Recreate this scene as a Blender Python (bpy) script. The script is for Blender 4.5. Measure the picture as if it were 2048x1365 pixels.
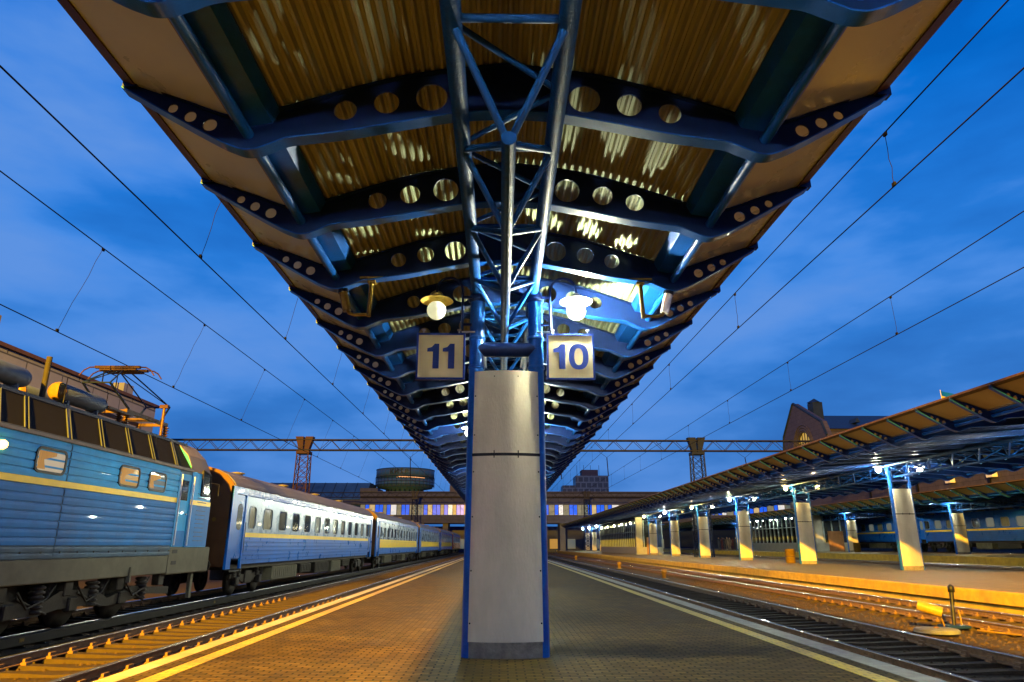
import bpy, math, random
from mathutils import Vector, Matrix
from mathutils.geometry import tessellate_polygon
random.seed(7)
for o in list(bpy.data.objects): bpy.data.objects.remove(o)
sc = bpy.context.scene
col = sc.collection
R = math.radians
PI = math.pi

# ------------------------------------------------------------------ camera
cd = bpy.data.cameras.new('camera'); cam = bpy.data.objects.new('camera', cd); col.objects.link(cam)
cd.lens = 24.0; cd.sensor_width = 36.0; cd.clip_start = 0.05; cd.clip_end = 3000
cam.location = (0, 0, 1.5); cam.rotation_euler = (R(90 + 16.66), 0, R(-0.964))
sc.camera = cam

# ------------------------------------------------------------------ render look
sc.view_settings.view_transform = 'Standard'; sc.view_settings.look = 'None'
sc.view_settings.exposure = 0.0; sc.view_settings.gamma = 1.0; sc.view_settings.use_curve_mapping = False
sc.cycles.use_denoising = True
sc.cycles.sample_clamp_indirect = 4.0
sc.cycles.max_bounces = 6; sc.cycles.caustics_reflective = False; sc.cycles.caustics_refractive = False

# ------------------------------------------------------------------ dusk sky
w = bpy.data.worlds.new('World'); sc.world = w; w.use_nodes = True
nt = w.node_tree; nt.nodes.clear()
def N(t, **k):
    n = nt.nodes.new(t)
    for a, b in k.items(): setattr(n, a, b)
    return n
out = N('ShaderNodeOutputWorld'); bg = N('ShaderNodeBackground'); nt.links.new(bg.outputs[0], out.inputs[0])
tc = N('ShaderNodeTexCoord'); sep = N('ShaderNodeSeparateXYZ'); nt.links.new(tc.outputs['Generated'], sep.inputs[0])
ramp = N('ShaderNodeValToRGB'); e = ramp.color_ramp.elements
e[0].position = 0.0; e[0].color = (.05, .21, .62, 1)
e[1].position = 1.0; e[1].color = (.0, .09, .48, 1)
for p, c in ((.14, (.055, .255, .76, 1)), (.36, (.032, .27, .90, 1)), (.55, (.002, .21, .84, 1)), (.70, (.0, .14, .68, 1))):
    q = e.new(p); q.color = c
nt.links.new(sep.outputs['Z'], ramp.inputs[0])
mp = N('ShaderNodeMapping'); mp.inputs['Scale'].default_value = (1.6, 1.1, 4.2); nt.links.new(tc.outputs['Generated'], mp.inputs[0])
ns = N('ShaderNodeTexNoise'); ns.inputs['Scale'].default_value = 2.1; ns.inputs['Detail'].default_value = 6; ns.inputs['Roughness'].default_value = .5
nt.links.new(mp.outputs[0], ns.inputs['Vector'])
cr = N('ShaderNodeValToRGB'); cr.color_ramp.elements[0].position = .42; cr.color_ramp.elements[1].position = .64
cr.color_ramp.elements[1].color = (.85, .85, .85, 1); nt.links.new(ns.outputs['Fac'], cr.inputs[0])
mx = N('ShaderNodeMixRGB'); mx.inputs[2].default_value = (.14, .345, .87, 1)
nt.links.new(cr.outputs[0], mx.inputs[0]); nt.links.new(ramp.outputs[0], mx.inputs[1])
cr2 = N('ShaderNodeValToRGB'); cr2.color_ramp.elements[0].position = .34; cr2.color_ramp.elements[1].position = .52
cr2.color_ramp.elements[0].color = (.66, .72, .78, 1); nt.links.new(ns.outputs['Fac'], cr2.inputs[0])
mx2 = N('ShaderNodeMixRGB', blend_type='MULTIPLY'); mx2.inputs[0].default_value = 1
nt.links.new(mx.outputs[0], mx2.inputs[1]); nt.links.new(cr2.outputs[0], mx2.inputs[2])
sky = N('ShaderNodeTexSky'); sky.sky_type = 'NISHITA'; sky.sun_disc = False; sky.sun_elevation = R(-5); sky.sun_rotation = R(200)
ad = N('ShaderNodeMixRGB', blend_type='ADD'); ad.inputs[0].default_value = .05
nt.links.new(mx2.outputs[0], ad.inputs[1]); nt.links.new(sky.outputs[0], ad.inputs[2])
nt.links.new(ad.outputs[0], bg.inputs[0]); bg.inputs[1].default_value = .87

# ------------------------------------------------------------------ helpers
def mat(name, c, rough=.55, metal=0., var=.18, scale=3., bump=0., bscale=40., emit=None, es=0., spec=.14, stretch=None, coat=0., dirt=0., alpha=None):
    m = bpy.data.materials.new(name); m.use_nodes = True
    t = m.node_tree; b = t.nodes['Principled BSDF']
    b.inputs['Roughness'].default_value = rough; b.inputs['Metallic'].default_value = metal
    b.inputs['Specular IOR Level'].default_value = spec; b.inputs['Coat Weight'].default_value = coat
    b.inputs['Base Color'].default_value = (*c, 1)
    if emit: b.inputs['Emission Color'].default_value = (*emit, 1); b.inputs['Emission Strength'].default_value = es
    if var or bump:
        co = t.nodes.new('ShaderNodeTexCoord'); mp = t.nodes.new('ShaderNodeMapping')
        if stretch: mp.inputs['Scale'].default_value = stretch
        t.links.new(co.outputs['Object'], mp.inputs[0])
        n = t.nodes.new('ShaderNodeTexNoise'); n.inputs['Scale'].default_value = scale; n.inputs['Detail'].default_value = 6; n.inputs['Roughness'].default_value = .62
        t.links.new(mp.outputs[0], n.inputs['Vector'])
        r = t.nodes.new('ShaderNodeValToRGB'); r.color_ramp.elements[0].position = .28; r.color_ramp.elements[1].position = .72
        r.color_ramp.elements[0].color = (*[x * (1 - var) for x in c], 1); r.color_ramp.elements[1].color = (*[min(1, x * (1 + var)) for x in c], 1)
        t.links.new(n.outputs['Fac'], r.inputs[0]); last = r.outputs[0]
        if dirt:
            n3 = t.nodes.new('ShaderNodeTexNoise'); n3.inputs['Scale'].default_value = scale * .45; n3.inputs['Detail'].default_value = 8
            t.links.new(mp.outputs[0], n3.inputs['Vector'])
            r3 = t.nodes.new('ShaderNodeValToRGB'); r3.color_ramp.elements[0].position = .5; r3.color_ramp.elements[1].position = .75
            r3.color_ramp.elements[1].color = (dirt, dirt, dirt, 1); t.links.new(n3.outputs['Fac'], r3.inputs[0])
            m3 = t.nodes.new('ShaderNodeMixRGB'); m3.inputs[2].default_value = (.055, .045, .035, 1)
            t.links.new(r3.outputs[0], m3.inputs[0]); t.links.new(last, m3.inputs[1]); last = m3.outputs[0]
        t.links.new(last, b.inputs['Base Color'])
        mr = t.nodes.new('ShaderNodeMapRange'); mr.inputs[3].default_value = max(.03, rough - .12); mr.inputs[4].default_value = min(1, rough + .12)
        t.links.new(n.outputs['Fac'], mr.inputs[0]); t.links.new(mr.outputs[0], b.inputs['Roughness'])
        if bump:
            n2 = t.nodes.new('ShaderNodeTexNoise'); n2.inputs['Scale'].default_value = bscale; n2.inputs['Detail'].default_value = 5
            t.links.new(mp.outputs[0], n2.inputs['Vector'])
            bp = t.nodes.new('ShaderNodeBump'); bp.inputs['Strength'].default_value = bump; bp.inputs['Distance'].default_value = .03
            t.links.new(n2.outputs['Fac'], bp.inputs['Height']); t.links.new(bp.outputs[0], b.inputs['Normal'])
    return m

def glow(name, c, s):
    m = bpy.data.materials.new(name); m.use_nodes = True; t = m.node_tree; b = t.nodes['Principled BSDF']
    b.inputs['Base Color'].default_value = (.5, .5, .5, 1); b.inputs['Emission Color'].default_value = (*c, 1); b.inputs['Emission Strength'].default_value = s
    return m

def brickmat(name, c1, c2, mortar, bw, bh, ms=.012, rough=.8, axis='xy', bump=.4, noise=.35, offset=.5, spec=.12):
    m = bpy.data.materials.new(name); m.use_nodes = True; t = m.node_tree; b = t.nodes['Principled BSDF']
    co = t.nodes.new('ShaderNodeTexCoord'); mp = t.nodes.new('ShaderNodeMapping')
    if axis == 'yz': mp.inputs['Rotation'].default_value = (R(90), 0, R(90))
    t.links.new(co.outputs['Object'], mp.inputs[0])
    src = mp.outputs[0]
    if axis in ('xz', 'yz'):
        s_ = t.nodes.new('ShaderNodeSeparateXYZ'); c_ = t.nodes.new('ShaderNodeCombineXYZ')
        t.links.new(co.outputs['Object'], s_.inputs[0]); t.links.new(s_.outputs['X' if axis == 'xz' else 'Y'], c_.inputs[0]); t.links.new(s_.outputs['Z'], c_.inputs[1]); src = c_.outputs[0]
    b.inputs['Specular IOR Level'].default_value = spec
    k = t.nodes.new('ShaderNodeTexBrick'); k.inputs['Scale'].default_value = 1; k.inputs['Brick Width'].default_value = bw; k.inputs['Row Height'].default_value = bh
    k.inputs['Mortar Size'].default_value = ms; k.inputs['Mortar Smooth'].default_value = .3; k.offset = offset
    k.inputs['Color1'].default_value = (*c1, 1); k.inputs['Color2'].default_value = (*c2, 1); k.inputs['Mortar'].default_value = (*mortar, 1)
    t.links.new(src, k.inputs['Vector'])
    n = t.nodes.new('ShaderNodeTexNoise'); n.inputs['Scale'].default_value = .9; n.inputs['Detail'].default_value = 8; n.inputs['Roughness'].default_value = .7
    t.links.new(co.outputs['Object'], n.inputs['Vector'])
    mr = t.nodes.new('ShaderNodeMapRange'); mr.inputs[1].default_value = .3; mr.inputs[2].default_value = .7; mr.inputs[3].default_value = 1 - noise; mr.inputs[4].default_value = 1 + noise * .6
    t.links.new(n.outputs['Fac'], mr.inputs[0])
    mu = t.nodes.new('ShaderNodeMixRGB'); mu.blend_type = 'MULTIPLY'; mu.inputs[0].default_value = 1
    t.links.new(k.outputs['Color'], mu.inputs[1]); t.links.new(mr.outputs[0], mu.inputs[2]); t.links.new(mu.outputs[0], b.inputs['Base Color'])
    r2 = t.nodes.new('ShaderNodeMapRange'); r2.inputs[3].default_value = max(.1, rough - .25); r2.inputs[4].default_value = min(1, rough + .1)
    t.links.new(n.outputs['Fac'], r2.inputs[0]); t.links.new(r2.outputs[0], b.inputs['Roughness'])
    bp = t.nodes.new('ShaderNodeBump'); bp.inputs['Strength'].default_value = bump; bp.inputs['Distance'].default_value = .01
    iv = t.nodes.new('ShaderNodeMath'); iv.operation = 'SUBTRACT'; iv.inputs[0].default_value = 1; t.links.new(k.outputs['Fac'], iv.inputs[1])
    t.links.new(iv.outputs[0], bp.inputs['Height']); t.links.new(bp.outputs[0], b.inputs['Normal'])
    return m

def translucent(name, c):
    m = bpy.data.materials.new(name); m.use_nodes = True; t = m.node_tree; t.nodes.clear()
    o = t.nodes.new('ShaderNodeOutputMaterial'); b = t.nodes.new('ShaderNodeBsdfTranslucent'); b.inputs[0].default_value = (*c, 1); t.links.new(b.outputs[0], o.inputs[0]); return m

def globeglass(name, c, s):
    m = bpy.data.materials.new(name); m.use_nodes = True; t = m.node_tree; t.nodes.clear()
    o = t.nodes.new('ShaderNodeOutputMaterial'); a = t.nodes.new('ShaderNodeBsdfTransparent'); e_ = t.nodes.new('ShaderNodeEmission'); x = t.nodes.new('ShaderNodeMixShader')
    e_.inputs[0].default_value = (*c, 1); e_.inputs[1].default_value = s; x.inputs[0].default_value = .25
    t.links.new(a.outputs[0], x.inputs[1]); t.links.new(e_.outputs[0], x.inputs[2]); t.links.new(x.outputs[0], o.inputs[0]); return m

class MB:
    def __init__(s): s.v = []; s.f = []; s.sm = []; s.mi = []; s.cur = 0
    def face(s, pts, smooth=False):
        i = len(s.v); s.v += [tuple(p) for p in pts]; s.f.append(tuple(range(i, i + len(pts)))); s.sm.append(smooth); s.mi.append(s.cur)
    def mesh(s, verts, faces, smooth=False):
        i = len(s.v); s.v += [tuple(p) for p in verts]
        for f in faces: s.f.append(tuple(i + k for k in f)); s.sm.append(smooth); s.mi.append(s.cur)
    def box(s, x0, x1, y0, y1, z0, z1, bev=0., M=None):
        if bev:
            b = bev; ring = lambda xx0, xx1, yy0, yy1, z: [(xx0 + b, yy0, z), (xx1 - b, yy0, z), (xx1, yy0 + b, z), (xx1, yy1 - b, z), (xx1 - b, yy1, z), (xx0 + b, yy1, z), (xx0, yy1 - b, z), (xx0, yy0 + b, z)]
            rs = [ring(x0 + b, x1 - b, y0 + b, y1 - b, z0), ring(x0, x1, y0, y1, z0 + b), ring(x0, x1, y0, y1, z1 - b), ring(x0 + b, x1 - b, y0 + b, y1 - b, z1)]
            s.loft(rs, True, M=M); return s
        v = [(x0, y0, z0), (x1, y0, z0), (x1, y1, z0), (x0, y1, z0), (x0, y0, z1), (x1, y0, z1), (x1, y1, z1), (x0, y1, z1)]
        if M: v = [M @ Vector(p) for p in v]
        s.mesh(v, [(0, 3, 2, 1), (4, 5, 6, 7), (0, 1, 5, 4), (1, 2, 6, 5), (2, 3, 7, 6), (3, 0, 4, 7)]); return s
    def loft(s, rings, caps=True, smooth=False, closed=True, M=None):
        n = len(rings[0]); v = [Vector(p) for r in rings for p in r]
        if M: v = [M @ p for p in v]
        f = []
        for i in range(len(rings) - 1):
            for j in range(n if closed else n - 1):
                k = (j + 1) % n; f.append((i * n + j, i * n + k, (i + 1) * n + k, (i + 1) * n + j))
        s.mesh(v, f, smooth)
        if caps:
            s.face(list(reversed(v[:n]))); s.face(v[-n:])
        return s
    def tube(s, a, b, r, n=10, r2=None, caps=True):
        a = Vector(a); b = Vector(b); d = (b - a).normalized(); u = d.orthogonal().normalized(); w_ = d.cross(u)
        r2 = r if r2 is None else r2
        ring = lambda c, q: [c + (u * math.cos(2 * PI * k / n) + w_ * math.sin(2 * PI * k / n)) * q for k in range(n)]
        return s.loft([ring(a, r), ring(b, r2)], caps, True)
    def path(s, pts, r, n=8, caps=True):
        pts = [Vector(p) for p in pts]; rings = []; u = None
        for i, p in enumerate(pts):
            d = (pts[min(i + 1, len(pts) - 1)] - pts[max(i - 1, 0)]).normalized()
            u = d.orthogonal().normalized() if u is None else (u - d * u.dot(d)).normalized()
            w_ = d.cross(u); rings.append([p + (u * math.cos(2 * PI * k / n) + w_ * math.sin(2 * PI * k / n)) * r for k in range(n)])
        return s.loft(rings, caps, True)
    def lathe(s, prof, c=(0, 0, 0), n=20, axis='z', caps=False, smooth=True):
        c = Vector(c); rings = []
        for r, h in prof:
            ring = []
            for k in range(n):
                a = 2 * PI * k / n; x, y = r * math.cos(a), r * math.sin(a)
                ring.append(c + Vector({'z': (x, y, h), 'y': (x, h, -y), 'x': (h, x, y)}[axis]))
            rings.append(ring)
        return s.loft(rings, caps, smooth)
    def prism(s, o2, lo, hi, axis='y', holes=(), smooth_side=False):
        """2-D outline (with holes) in the plane across axis, given thickness lo..hi"""
        P = (lambda p, t: (p[0], t, p[1])) if axis == 'y' else ((lambda p, t: (t, p[0], p[1])) if axis == 'x' else (lambda p, t: (p[0], p[1], t)))
        loops = [list(o2)] + [list(h) for h in holes]
        tri = tessellate_polygon([[Vector((p[0], p[1], 0)) for p in l] for l in loops]); flat = [p for l in loops for p in l]
        s.mesh([P(p, lo) for p in flat] + [P(p, hi) for p in flat], [tuple(t) for t in tri] + [tuple(len(flat) + k for k in reversed(t)) for t in tri])
        for l in loops:
            m = len(l); s.mesh([P(p, lo) for p in l] + [P(p, hi) for p in l], [(j, (j + 1) % m, m + (j + 1) % m, m + j) for j in range(m)], smooth_side)
        return s
    def ribbon(s, pts, y0, y1, t):
        """a strip following an XZ curve, t thick below it"""
        n = len(pts); rings = [[(x, y0, z), (x, y1, z), (x, y1, z - t), (x, y0, z - t)] for x, z in pts]
        return s.loft(rings, True)
    def build(s, name, m=None, parent=None, loc=None, rot=None):
        me = bpy.data.meshes.new(name); me.from_pydata(s.v, [], s.f)
        me.polygons.foreach_set('use_smooth', s.sm); me.polygons.foreach_set('material_index', s.mi)
        for q in (m if isinstance(m, (list, tuple)) else [m]): me.materials.append(q)
        me.update()
        return put(name, me, parent, loc, rot)

def put(name, me, parent=None, loc=None, rot=None):
    o = bpy.data.objects.new(name, me); col.objects.link(o)
    if parent: o.parent = parent
    if loc: o.location = loc
    if rot: o.rotation_euler = rot
    return o
def tag(o, label=None, cat=None, group=None, kind=None):
    if label: o['label'] = label
    if cat: o['category'] = cat
    if group: o['group'] = group
    if kind: o['kind'] = kind
    return o
def thing(name, label, cat, loc=(0, 0, 0), rz=0, group=None):
    o = bpy.data.objects.new(name, None); col.objects.link(o); o.empty_display_size = .2
    o.location = loc; o.rotation_euler = (0, 0, rz); return tag(o, label, cat, group)
def kids(o): return [c for c in bpy.data.objects if c.parent == o]
def copy_tree(o, parent=None):
    c = o.copy(); col.objects.link(c)
    if parent: c.parent = parent
    for k in kids(o): copy_tree(k, c)
    return c
def struct(name, mb, m): return tag(mb.build(name, m), kind='structure')
def circ(cx, cz, r, n=24): return [(cx + r * math.cos(2 * PI * k / n), cz + r * math.sin(2 * PI * k / n)) for k in range(n)]
def rrect(x0, x1, z0, z1, r, n=4):
    o = []
    for cx, cz, a in ((x1 - r, z0 + r, -90), (x1 - r, z1 - r, 0), (x0 + r, z1 - r, 90), (x0 + r, z0 + r, 180)):
        for k in range(n + 1):
            b = R(a + 90 * k / n); o.append((cx + r * math.cos(b), cz + r * math.sin(b)))
    return o
def textmesh(body, size, ext=.004, bold=0.):
    c = bpy.data.curves.new('lettering', 'FONT'); c.body = body; c.size = size; c.extrude = ext; c.offset = bold; c.align_x = 'CENTER'; c.align_y = 'CENTER'
    o = bpy.data.objects.new('lettering', c); col.objects.link(o); bpy.context.view_layer.update()
    me = bpy.data.meshes.new_from_object(o.evaluated_get(bpy.context.evaluated_depsgraph_get()))
    bpy.data.objects.remove(o); me.materials.clear(); return me
def interp(pts, n):
    """smooth resampling of a curve given as points: Catmull-Rom"""
    o = []; m = len(pts)
    for i in range(m - 1):
        p0, p1, p2, p3 = (Vector(pts[max(0, min(m - 1, j))]) for j in (i - 1, i, i + 1, i + 2))
        for k in range(n):
            t = k / n; o.append(tuple(.5 * ((2 * p1) + (p2 - p0) * t + (2 * p0 - 5 * p1 + 4 * p2 - p3) * t * t + (3 * p1 - p0 - 3 * p2 + p3) * t ** 3)))
    o.append(tuple(pts[-1])); return o

# ------------------------------------------------------------------ materials
M = {}
M['blue'] = mat('blue_steel_paint', (.005, .064, .29), .38, var=.25, scale=5, bump=.12, bscale=60, coat=.15)
M['blue_dark'] = mat('dark_blue_paint', (.004, .014, .07), .4, var=.25, scale=4)
M['tube'] = mat('blue_grey_tube_paint', (.004, .04, .17), .5, spec=.06, var=.35, scale=10, bump=.25)
M['roof'] = mat('cream_roof_sheet', (.225, .25, .15), .75, spec=.12, var=.22, scale=1.6, dirt=.25, stretch=(3, .4, 1))
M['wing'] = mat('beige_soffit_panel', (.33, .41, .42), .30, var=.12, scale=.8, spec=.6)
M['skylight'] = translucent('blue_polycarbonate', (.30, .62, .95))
M['wing_sodium'] = mat('sodium_tinted_soffit_panel', (.30, .21, .075), .5, var=.2, scale=.9)  # warmer soffit copy: bounced sodium light put into the colour
M['trim'] = mat('brown_trim', (.055, .03, .012), .45, var=.3, scale=6)
M['trim2'] = mat('beige_cantrail', (.20, .15, .10), .5, var=.2)
M['trimlight'] = mat('tan_trim', (.20, .15, .07), .45, var=.2, scale=6)
M['panel'] = mat('stained_concrete_cladding', (.48, .425, .32), .56, var=.16, scale=2.2, bump=.18, bscale=40, dirt=.42, stretch=(1, 1, .35))
M['plinth'] = mat('grimy_plinth', (.17, .15, .12), .7, var=.4, scale=7, bump=.3)
M['trough'] = mat('dark_trough', (.022, .02, .015), .8, var=.4)
M['black'] = mat('black_metal', (.005, .005, .007), .45, var=.3)
M['sign'] = mat('sign_face_cream', (.50, .42, .23), .45, var=.06, scale=2)
M['signblue'] = mat('sign_blue', (.005, .022, .17), .45, var=.1)
M['yellow'] = mat('yellow_paint', (.16, .10, .012), .45, var=.3, scale=9)
M['white'] = mat('white_paint', (.72, .72, .70), .4, var=.12, scale=6)
M['steel'] = mat('galvanised_steel', (.40, .41, .42), .4, .6, var=.2, scale=9)
M['rail'] = mat('worn_rail_head', (.52, .52, .54), .22, .95, var=.12, scale=3, stretch=(8, .3, 8))
M['rust'] = mat('rusty_rail', (.085, .048, .028), .75, var=.4, scale=8, bump=.3)
M['sleeper'] = mat('concrete_sleeper', (.024, .016, .009), .85, var=.35, scale=5, bump=.5, bscale=30)
M['gravel'] = mat('oily_ballast', (.024, .015, .007), .95, var=.6, scale=9, bump=1.0, bscale=16)
M['stone'] = mat('ballast_stone', (.034, .021, .011), .9, var=.5, scale=3)
M['paver'] = brickmat('block_paving', (.086, .058, .020), (.046, .033, .013), (.010, .008, .005), .21, .105, .014, .75, bump=.8, spec=.02, noise=.5)
M['paver2'] = brickmat('grey_paving', (.15, .105, .05), (.12, .085, .042), (.05, .036, .02), .42, .21, .012, .75)
M['edge'] = mat('pale_edge_slab', (.21, .20, .165), .7, var=.3, scale=6, bump=.3, dirt=.3)
M['yline'] = brickmat('worn_yellow_paint', (.42, .29, .02), (.33, .23, .02), (.08, .06, .02), .21, .105, .008, .6, bump=.3, noise=.45)
M['wline'] = brickmat('worn_white_paint', (.34, .28, .17), (.29, .24, .14), (.12, .10, .06), 1.2, .9, .012, .6, bump=.3, noise=.35)
M['face'] = mat('yellow_platform_edge', (.30, .19, .02), .7, var=.3, scale=2.5, bump=.3, dirt=.35)
M['loco_hi'] = mat('loco_light_blue', (.022, .30, .60), .52, var=.16, scale=2.2, bump=.08, bscale=14, coat=.12, dirt=.12)
M['loco_lo'] = mat('loco_mid_blue', (.005, .14, .40), .52, var=.2, scale=2.2, bump=.08, bscale=14, coat=.12, dirt=.2)
M['loco_dirt'] = mat('grimy_loco_blue', (.05, .10, .15), .55, var=.3, scale=3, dirt=.5)
M['skirt'] = mat('grimy_grey_skirt', (.11, .105, .07), .7, var=.25, scale=2.4, dirt=.4, bump=.1)
M['bogie'] = mat('oily_bogie_iron', (.02, .018, .014), .6, var=.5, scale=6, bump=.3)
M['grille'] = mat('louvre_black', (.006, .006, .006), .8, spec=.08, var=.4, scale=30, bump=.5, bscale=180)
M['frame'] = mat('pale_metal_frame', (.20, .26, .30), .45, .0, var=.15)
M['lframe'] = mat('louvre_frame_grey', (.045, .055, .065), .5, var=.2)
M['roofgrey'] = mat('coach_roof_grey', (.11, .10, .085), .55, var=.2, scale=1.2, dirt=.4)
M['ystripe'] = mat('yellow_stripe_paint', (.85, .56, .015), .36, var=.12, scale=3, coat=.05)
M['silver'] = mat('silver_coach_paint', (.15, .255, .40), .28, .1, var=.14, scale=1.6, coat=.5, bump=.05, bscale=6, dirt=.1)
M['cblue'] = mat('coach_blue_paint', (.004, .135, .50), .30, var=.16, scale=1.6, coat=.12, bump=.05, bscale=6, dirt=.15)
M['cblue2'] = mat('coach_deep_blue_paint', (.005, .09, .42), .30, var=.16, scale=1.6, coat=.12, dirt=.12)
M['cred'] = mat('coach_red_paint', (.55, .07, .025), .28, var=.14, scale=1.6, coat=.5)
M['endwall'] = mat('brown_end_wall', (.07, .032, .013), .5, var=.25, scale=2, dirt=.3)
M['glass'] = mat('dark_window_glass', (.015, .02, .022), .06, var=0, spec=.8, coat=.6)
M['curtain'] = mat('curtained_window', (.20, .19, .12), .12, var=.35, scale=2, stretch=(1, 6, .6), coat=.8)
M['litglass'] = mat('warm_lit_window', (.10, .07, .03), .08, var=0, emit=(1, .55, .12), es=.40, coat=.6)
M['lcurt'] = mat('orange_curtain', (.30, .14, .02), .5, var=.3, scale=9, stretch=(1, 4, .5), emit=(1, .42, .05), es=.22)
M['litpale'] = mat('pale_lit_window', (.2, .19, .15), .08, var=0, emit=(1, .80, .52), es=.42, coat=.6)
M['litdim'] = mat('dim_lit_window', (.08, .08, .06), .08, var=0, emit=(.75, .85, .75), es=.13, coat=.6)
M['gwhite'] = globeglass('white_lamp_glass', (.98, 1, .80), 18)
M['gwarm'] = globeglass('warm_lamp_glass', (1, .74, .26), 14)
M['lamp'] = glow('lit_lamp_globe', (.98, 1, .74), 7933)
M['lampfirst'] = glow('bright_lamp_globe', (.98, 1, .72), 17567)
M['lampback'] = glow('soft_lamp_globe', (1, .97, .76), 7253)
M['lampdim'] = glow('dim_lamp_globe', (.86, .88, .50), .75)
M['lampwarm'] = glow('warm_lamp_globe', (1, .72, .22), 5893)
M['shade'] = mat('lamp_shade_white', (.68, .68, .62), .35, var=.1)
M['shadeyellow'] = mat('lamp_shade_enamel', (.60, .44, .10), .35, var=.25, scale=12)
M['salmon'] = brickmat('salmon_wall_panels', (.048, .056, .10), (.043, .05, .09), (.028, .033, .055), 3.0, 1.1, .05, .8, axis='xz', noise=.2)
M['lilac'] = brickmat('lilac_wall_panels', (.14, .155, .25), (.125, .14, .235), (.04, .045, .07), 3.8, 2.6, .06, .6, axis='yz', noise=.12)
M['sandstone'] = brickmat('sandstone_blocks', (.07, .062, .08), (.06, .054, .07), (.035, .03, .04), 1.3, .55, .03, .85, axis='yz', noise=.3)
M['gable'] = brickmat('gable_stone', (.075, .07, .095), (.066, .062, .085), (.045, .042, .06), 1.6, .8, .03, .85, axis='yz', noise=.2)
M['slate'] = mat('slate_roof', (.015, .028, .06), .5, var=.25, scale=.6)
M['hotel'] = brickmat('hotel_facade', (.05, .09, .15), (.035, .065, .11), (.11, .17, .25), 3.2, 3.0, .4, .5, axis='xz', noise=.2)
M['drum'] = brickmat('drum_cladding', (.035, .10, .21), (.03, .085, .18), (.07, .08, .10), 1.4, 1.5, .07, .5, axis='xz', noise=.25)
M['blueglass'] = mat('blue_roof_glazing', (.02, .05, .10), .12, var=.4, scale=.25, coat=.6)
M['gantry'] = mat('gantry_red_oxide', (.014, .016, .03), .6, var=.25, scale=4)
M['gantrylit'] = mat('gantry_lit_oxide', (.032, .015, .020), .6, var=.25, scale=4)  # left tower redder than the right: sodium light put into the colour
M['gantryblue'] = mat('gantry_grey_paint', (.004, .009, .035), .5, var=.25, scale=4)
M['wire'] = mat('dark_copper_wire', (.004, .004, .005), .8, var=0, spec=.05)
M['ceramic'] = mat('brown_insulator', (.05, .025, .012), .25, var=.3, scale=9)
M['tank'] = mat('air_tank_grey', (.05, .068, .09), .5, var=.25, scale=5, dirt=.4)
M['ochre'] = mat('ochre_paint', (.12, .07, .007), .5, var=.3, scale=8, dirt=.3)
M['letters'] = mat('dark_sign_letters', (.02, .025, .03), .5, var=0)
M['brown'] = mat('brown_door_paint', (.18, .09, .04), .5, var=.2)
M['pavwall'] = mat('pale_pavilion_wall', (.22, .22, .20), .5, var=.15, scale=1.5)
M['concrete'] = mat('pale_concrete', (.075, .08, .095), .8, var=.25, scale=5, bump=.3)
M['skin'] = mat('skin', (.45, .28, .2), .5, var=.05)
M['hair'] = mat('dark_hair', (.03, .02, .015), .6, var=.2)
for i, c in enumerate(((.03, .035, .05), (.10, .03, .03), (.05, .05, .05), (.16, .12, .08))): M['cloth%d' % i] = mat('clothing_%d' % i, c, .85, var=.2)

# ------------------------------------------------------------------ floodlight mast behind the camera (sodium light on yard and trains)
def floodmast(x, y, h):
    t = thing('floodlight_mast', 'tall steel floodlight mast with sodium lamps beside the left tracks', 'floodlight mast', (x, y, -.38))
    MB().tube((0, 0, 0), (0, 0, h), .28, 12, .14).build('pole', M['steel'], t)
    MB().box(-1.6, 1.6, -.12, .12, h - .15, h + .05).build('crossarm', M['steel'], t)
    MB().box(-2.6, -1.6, -.14, .14, h - .15, h + .05).build('arm', M['steel'], t)
    hd = MB(); hd.box(-2.5, -1.7, .14, .4, h - .05, h + .75); hd.build('lamp_head', M['black'], t)
    ld = bpy.data.lights.new('sodium_lamp', 'SPOT'); ld.energy = 2200000; ld.color = (1, .50, .012); ld.spot_size = R(55); ld.spot_blend = .12; ld.shadow_soft_size = .6
    lo = bpy.data.objects.new('sodium_lamp', ld); col.objects.link(lo); lo.parent = t; lo.location = (-2.1, .7, h + .1)
    d = Vector((12, 60, -2.6)); lo.rotation_euler = d.to_track_quat('-Z', 'Y').to_euler()
floodmast(-8.72, -40, 22.1)

# ------------------------------------------------------------------ ground and platforms
g = MB(); g.face([(-900, -400, -.44), (1200, -400, -.44), (1200, 1600, -.44), (-900, 1600, -.44)]); struct('ground', g, M['gravel'])
struct('platform', MB().box(-4.40, 4.80, -25, 172, -.5, 0), M['paver'])
struct('platform_edge_left', MB().box(-4.66, -4.403, -25, 172, -.5, .003), M['wline'])
struct('platform_edge_right', MB().box(4.803, 5.14, -25, 172, -.5, .003), M['edge'])
struct('yellow_line_left', MB().box(-4.16, -3.94, -25, 172, -.01, .004), M['yline'])
struct('yellow_line_right', MB().box(4.34, 4.58, -25, 172, -.01, .004), M['yline'])
struct('far_platform', MB().box(13.95, 26.0, -10, 172, -.5, .27), M['paver2'])
struct('far_platform_edge', MB().box(13.62, 13.947, -10, 172, -.06, .285, .02), M['face'])
struct('far_platform_wall', MB().box(13.74, 13.946, -10, 172, -.5, -.063), M['face'])
struct('third_platform_yard', MB().box(26.003, 30.0, -10, 172, -.5, .16), M['gravel'])
struct('third_platform', MB().box(30.3, 42.2, 10, 172, -.5, .80), M['paver2'])
struct('third_platform_edge', MB().box(30.0, 30.297, 10, 172, .1, .81, .02), M['face'])
struct('station_yard', MB().box(42.203, 58, 10, 185, -.5, .62), M['gravel'])

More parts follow.
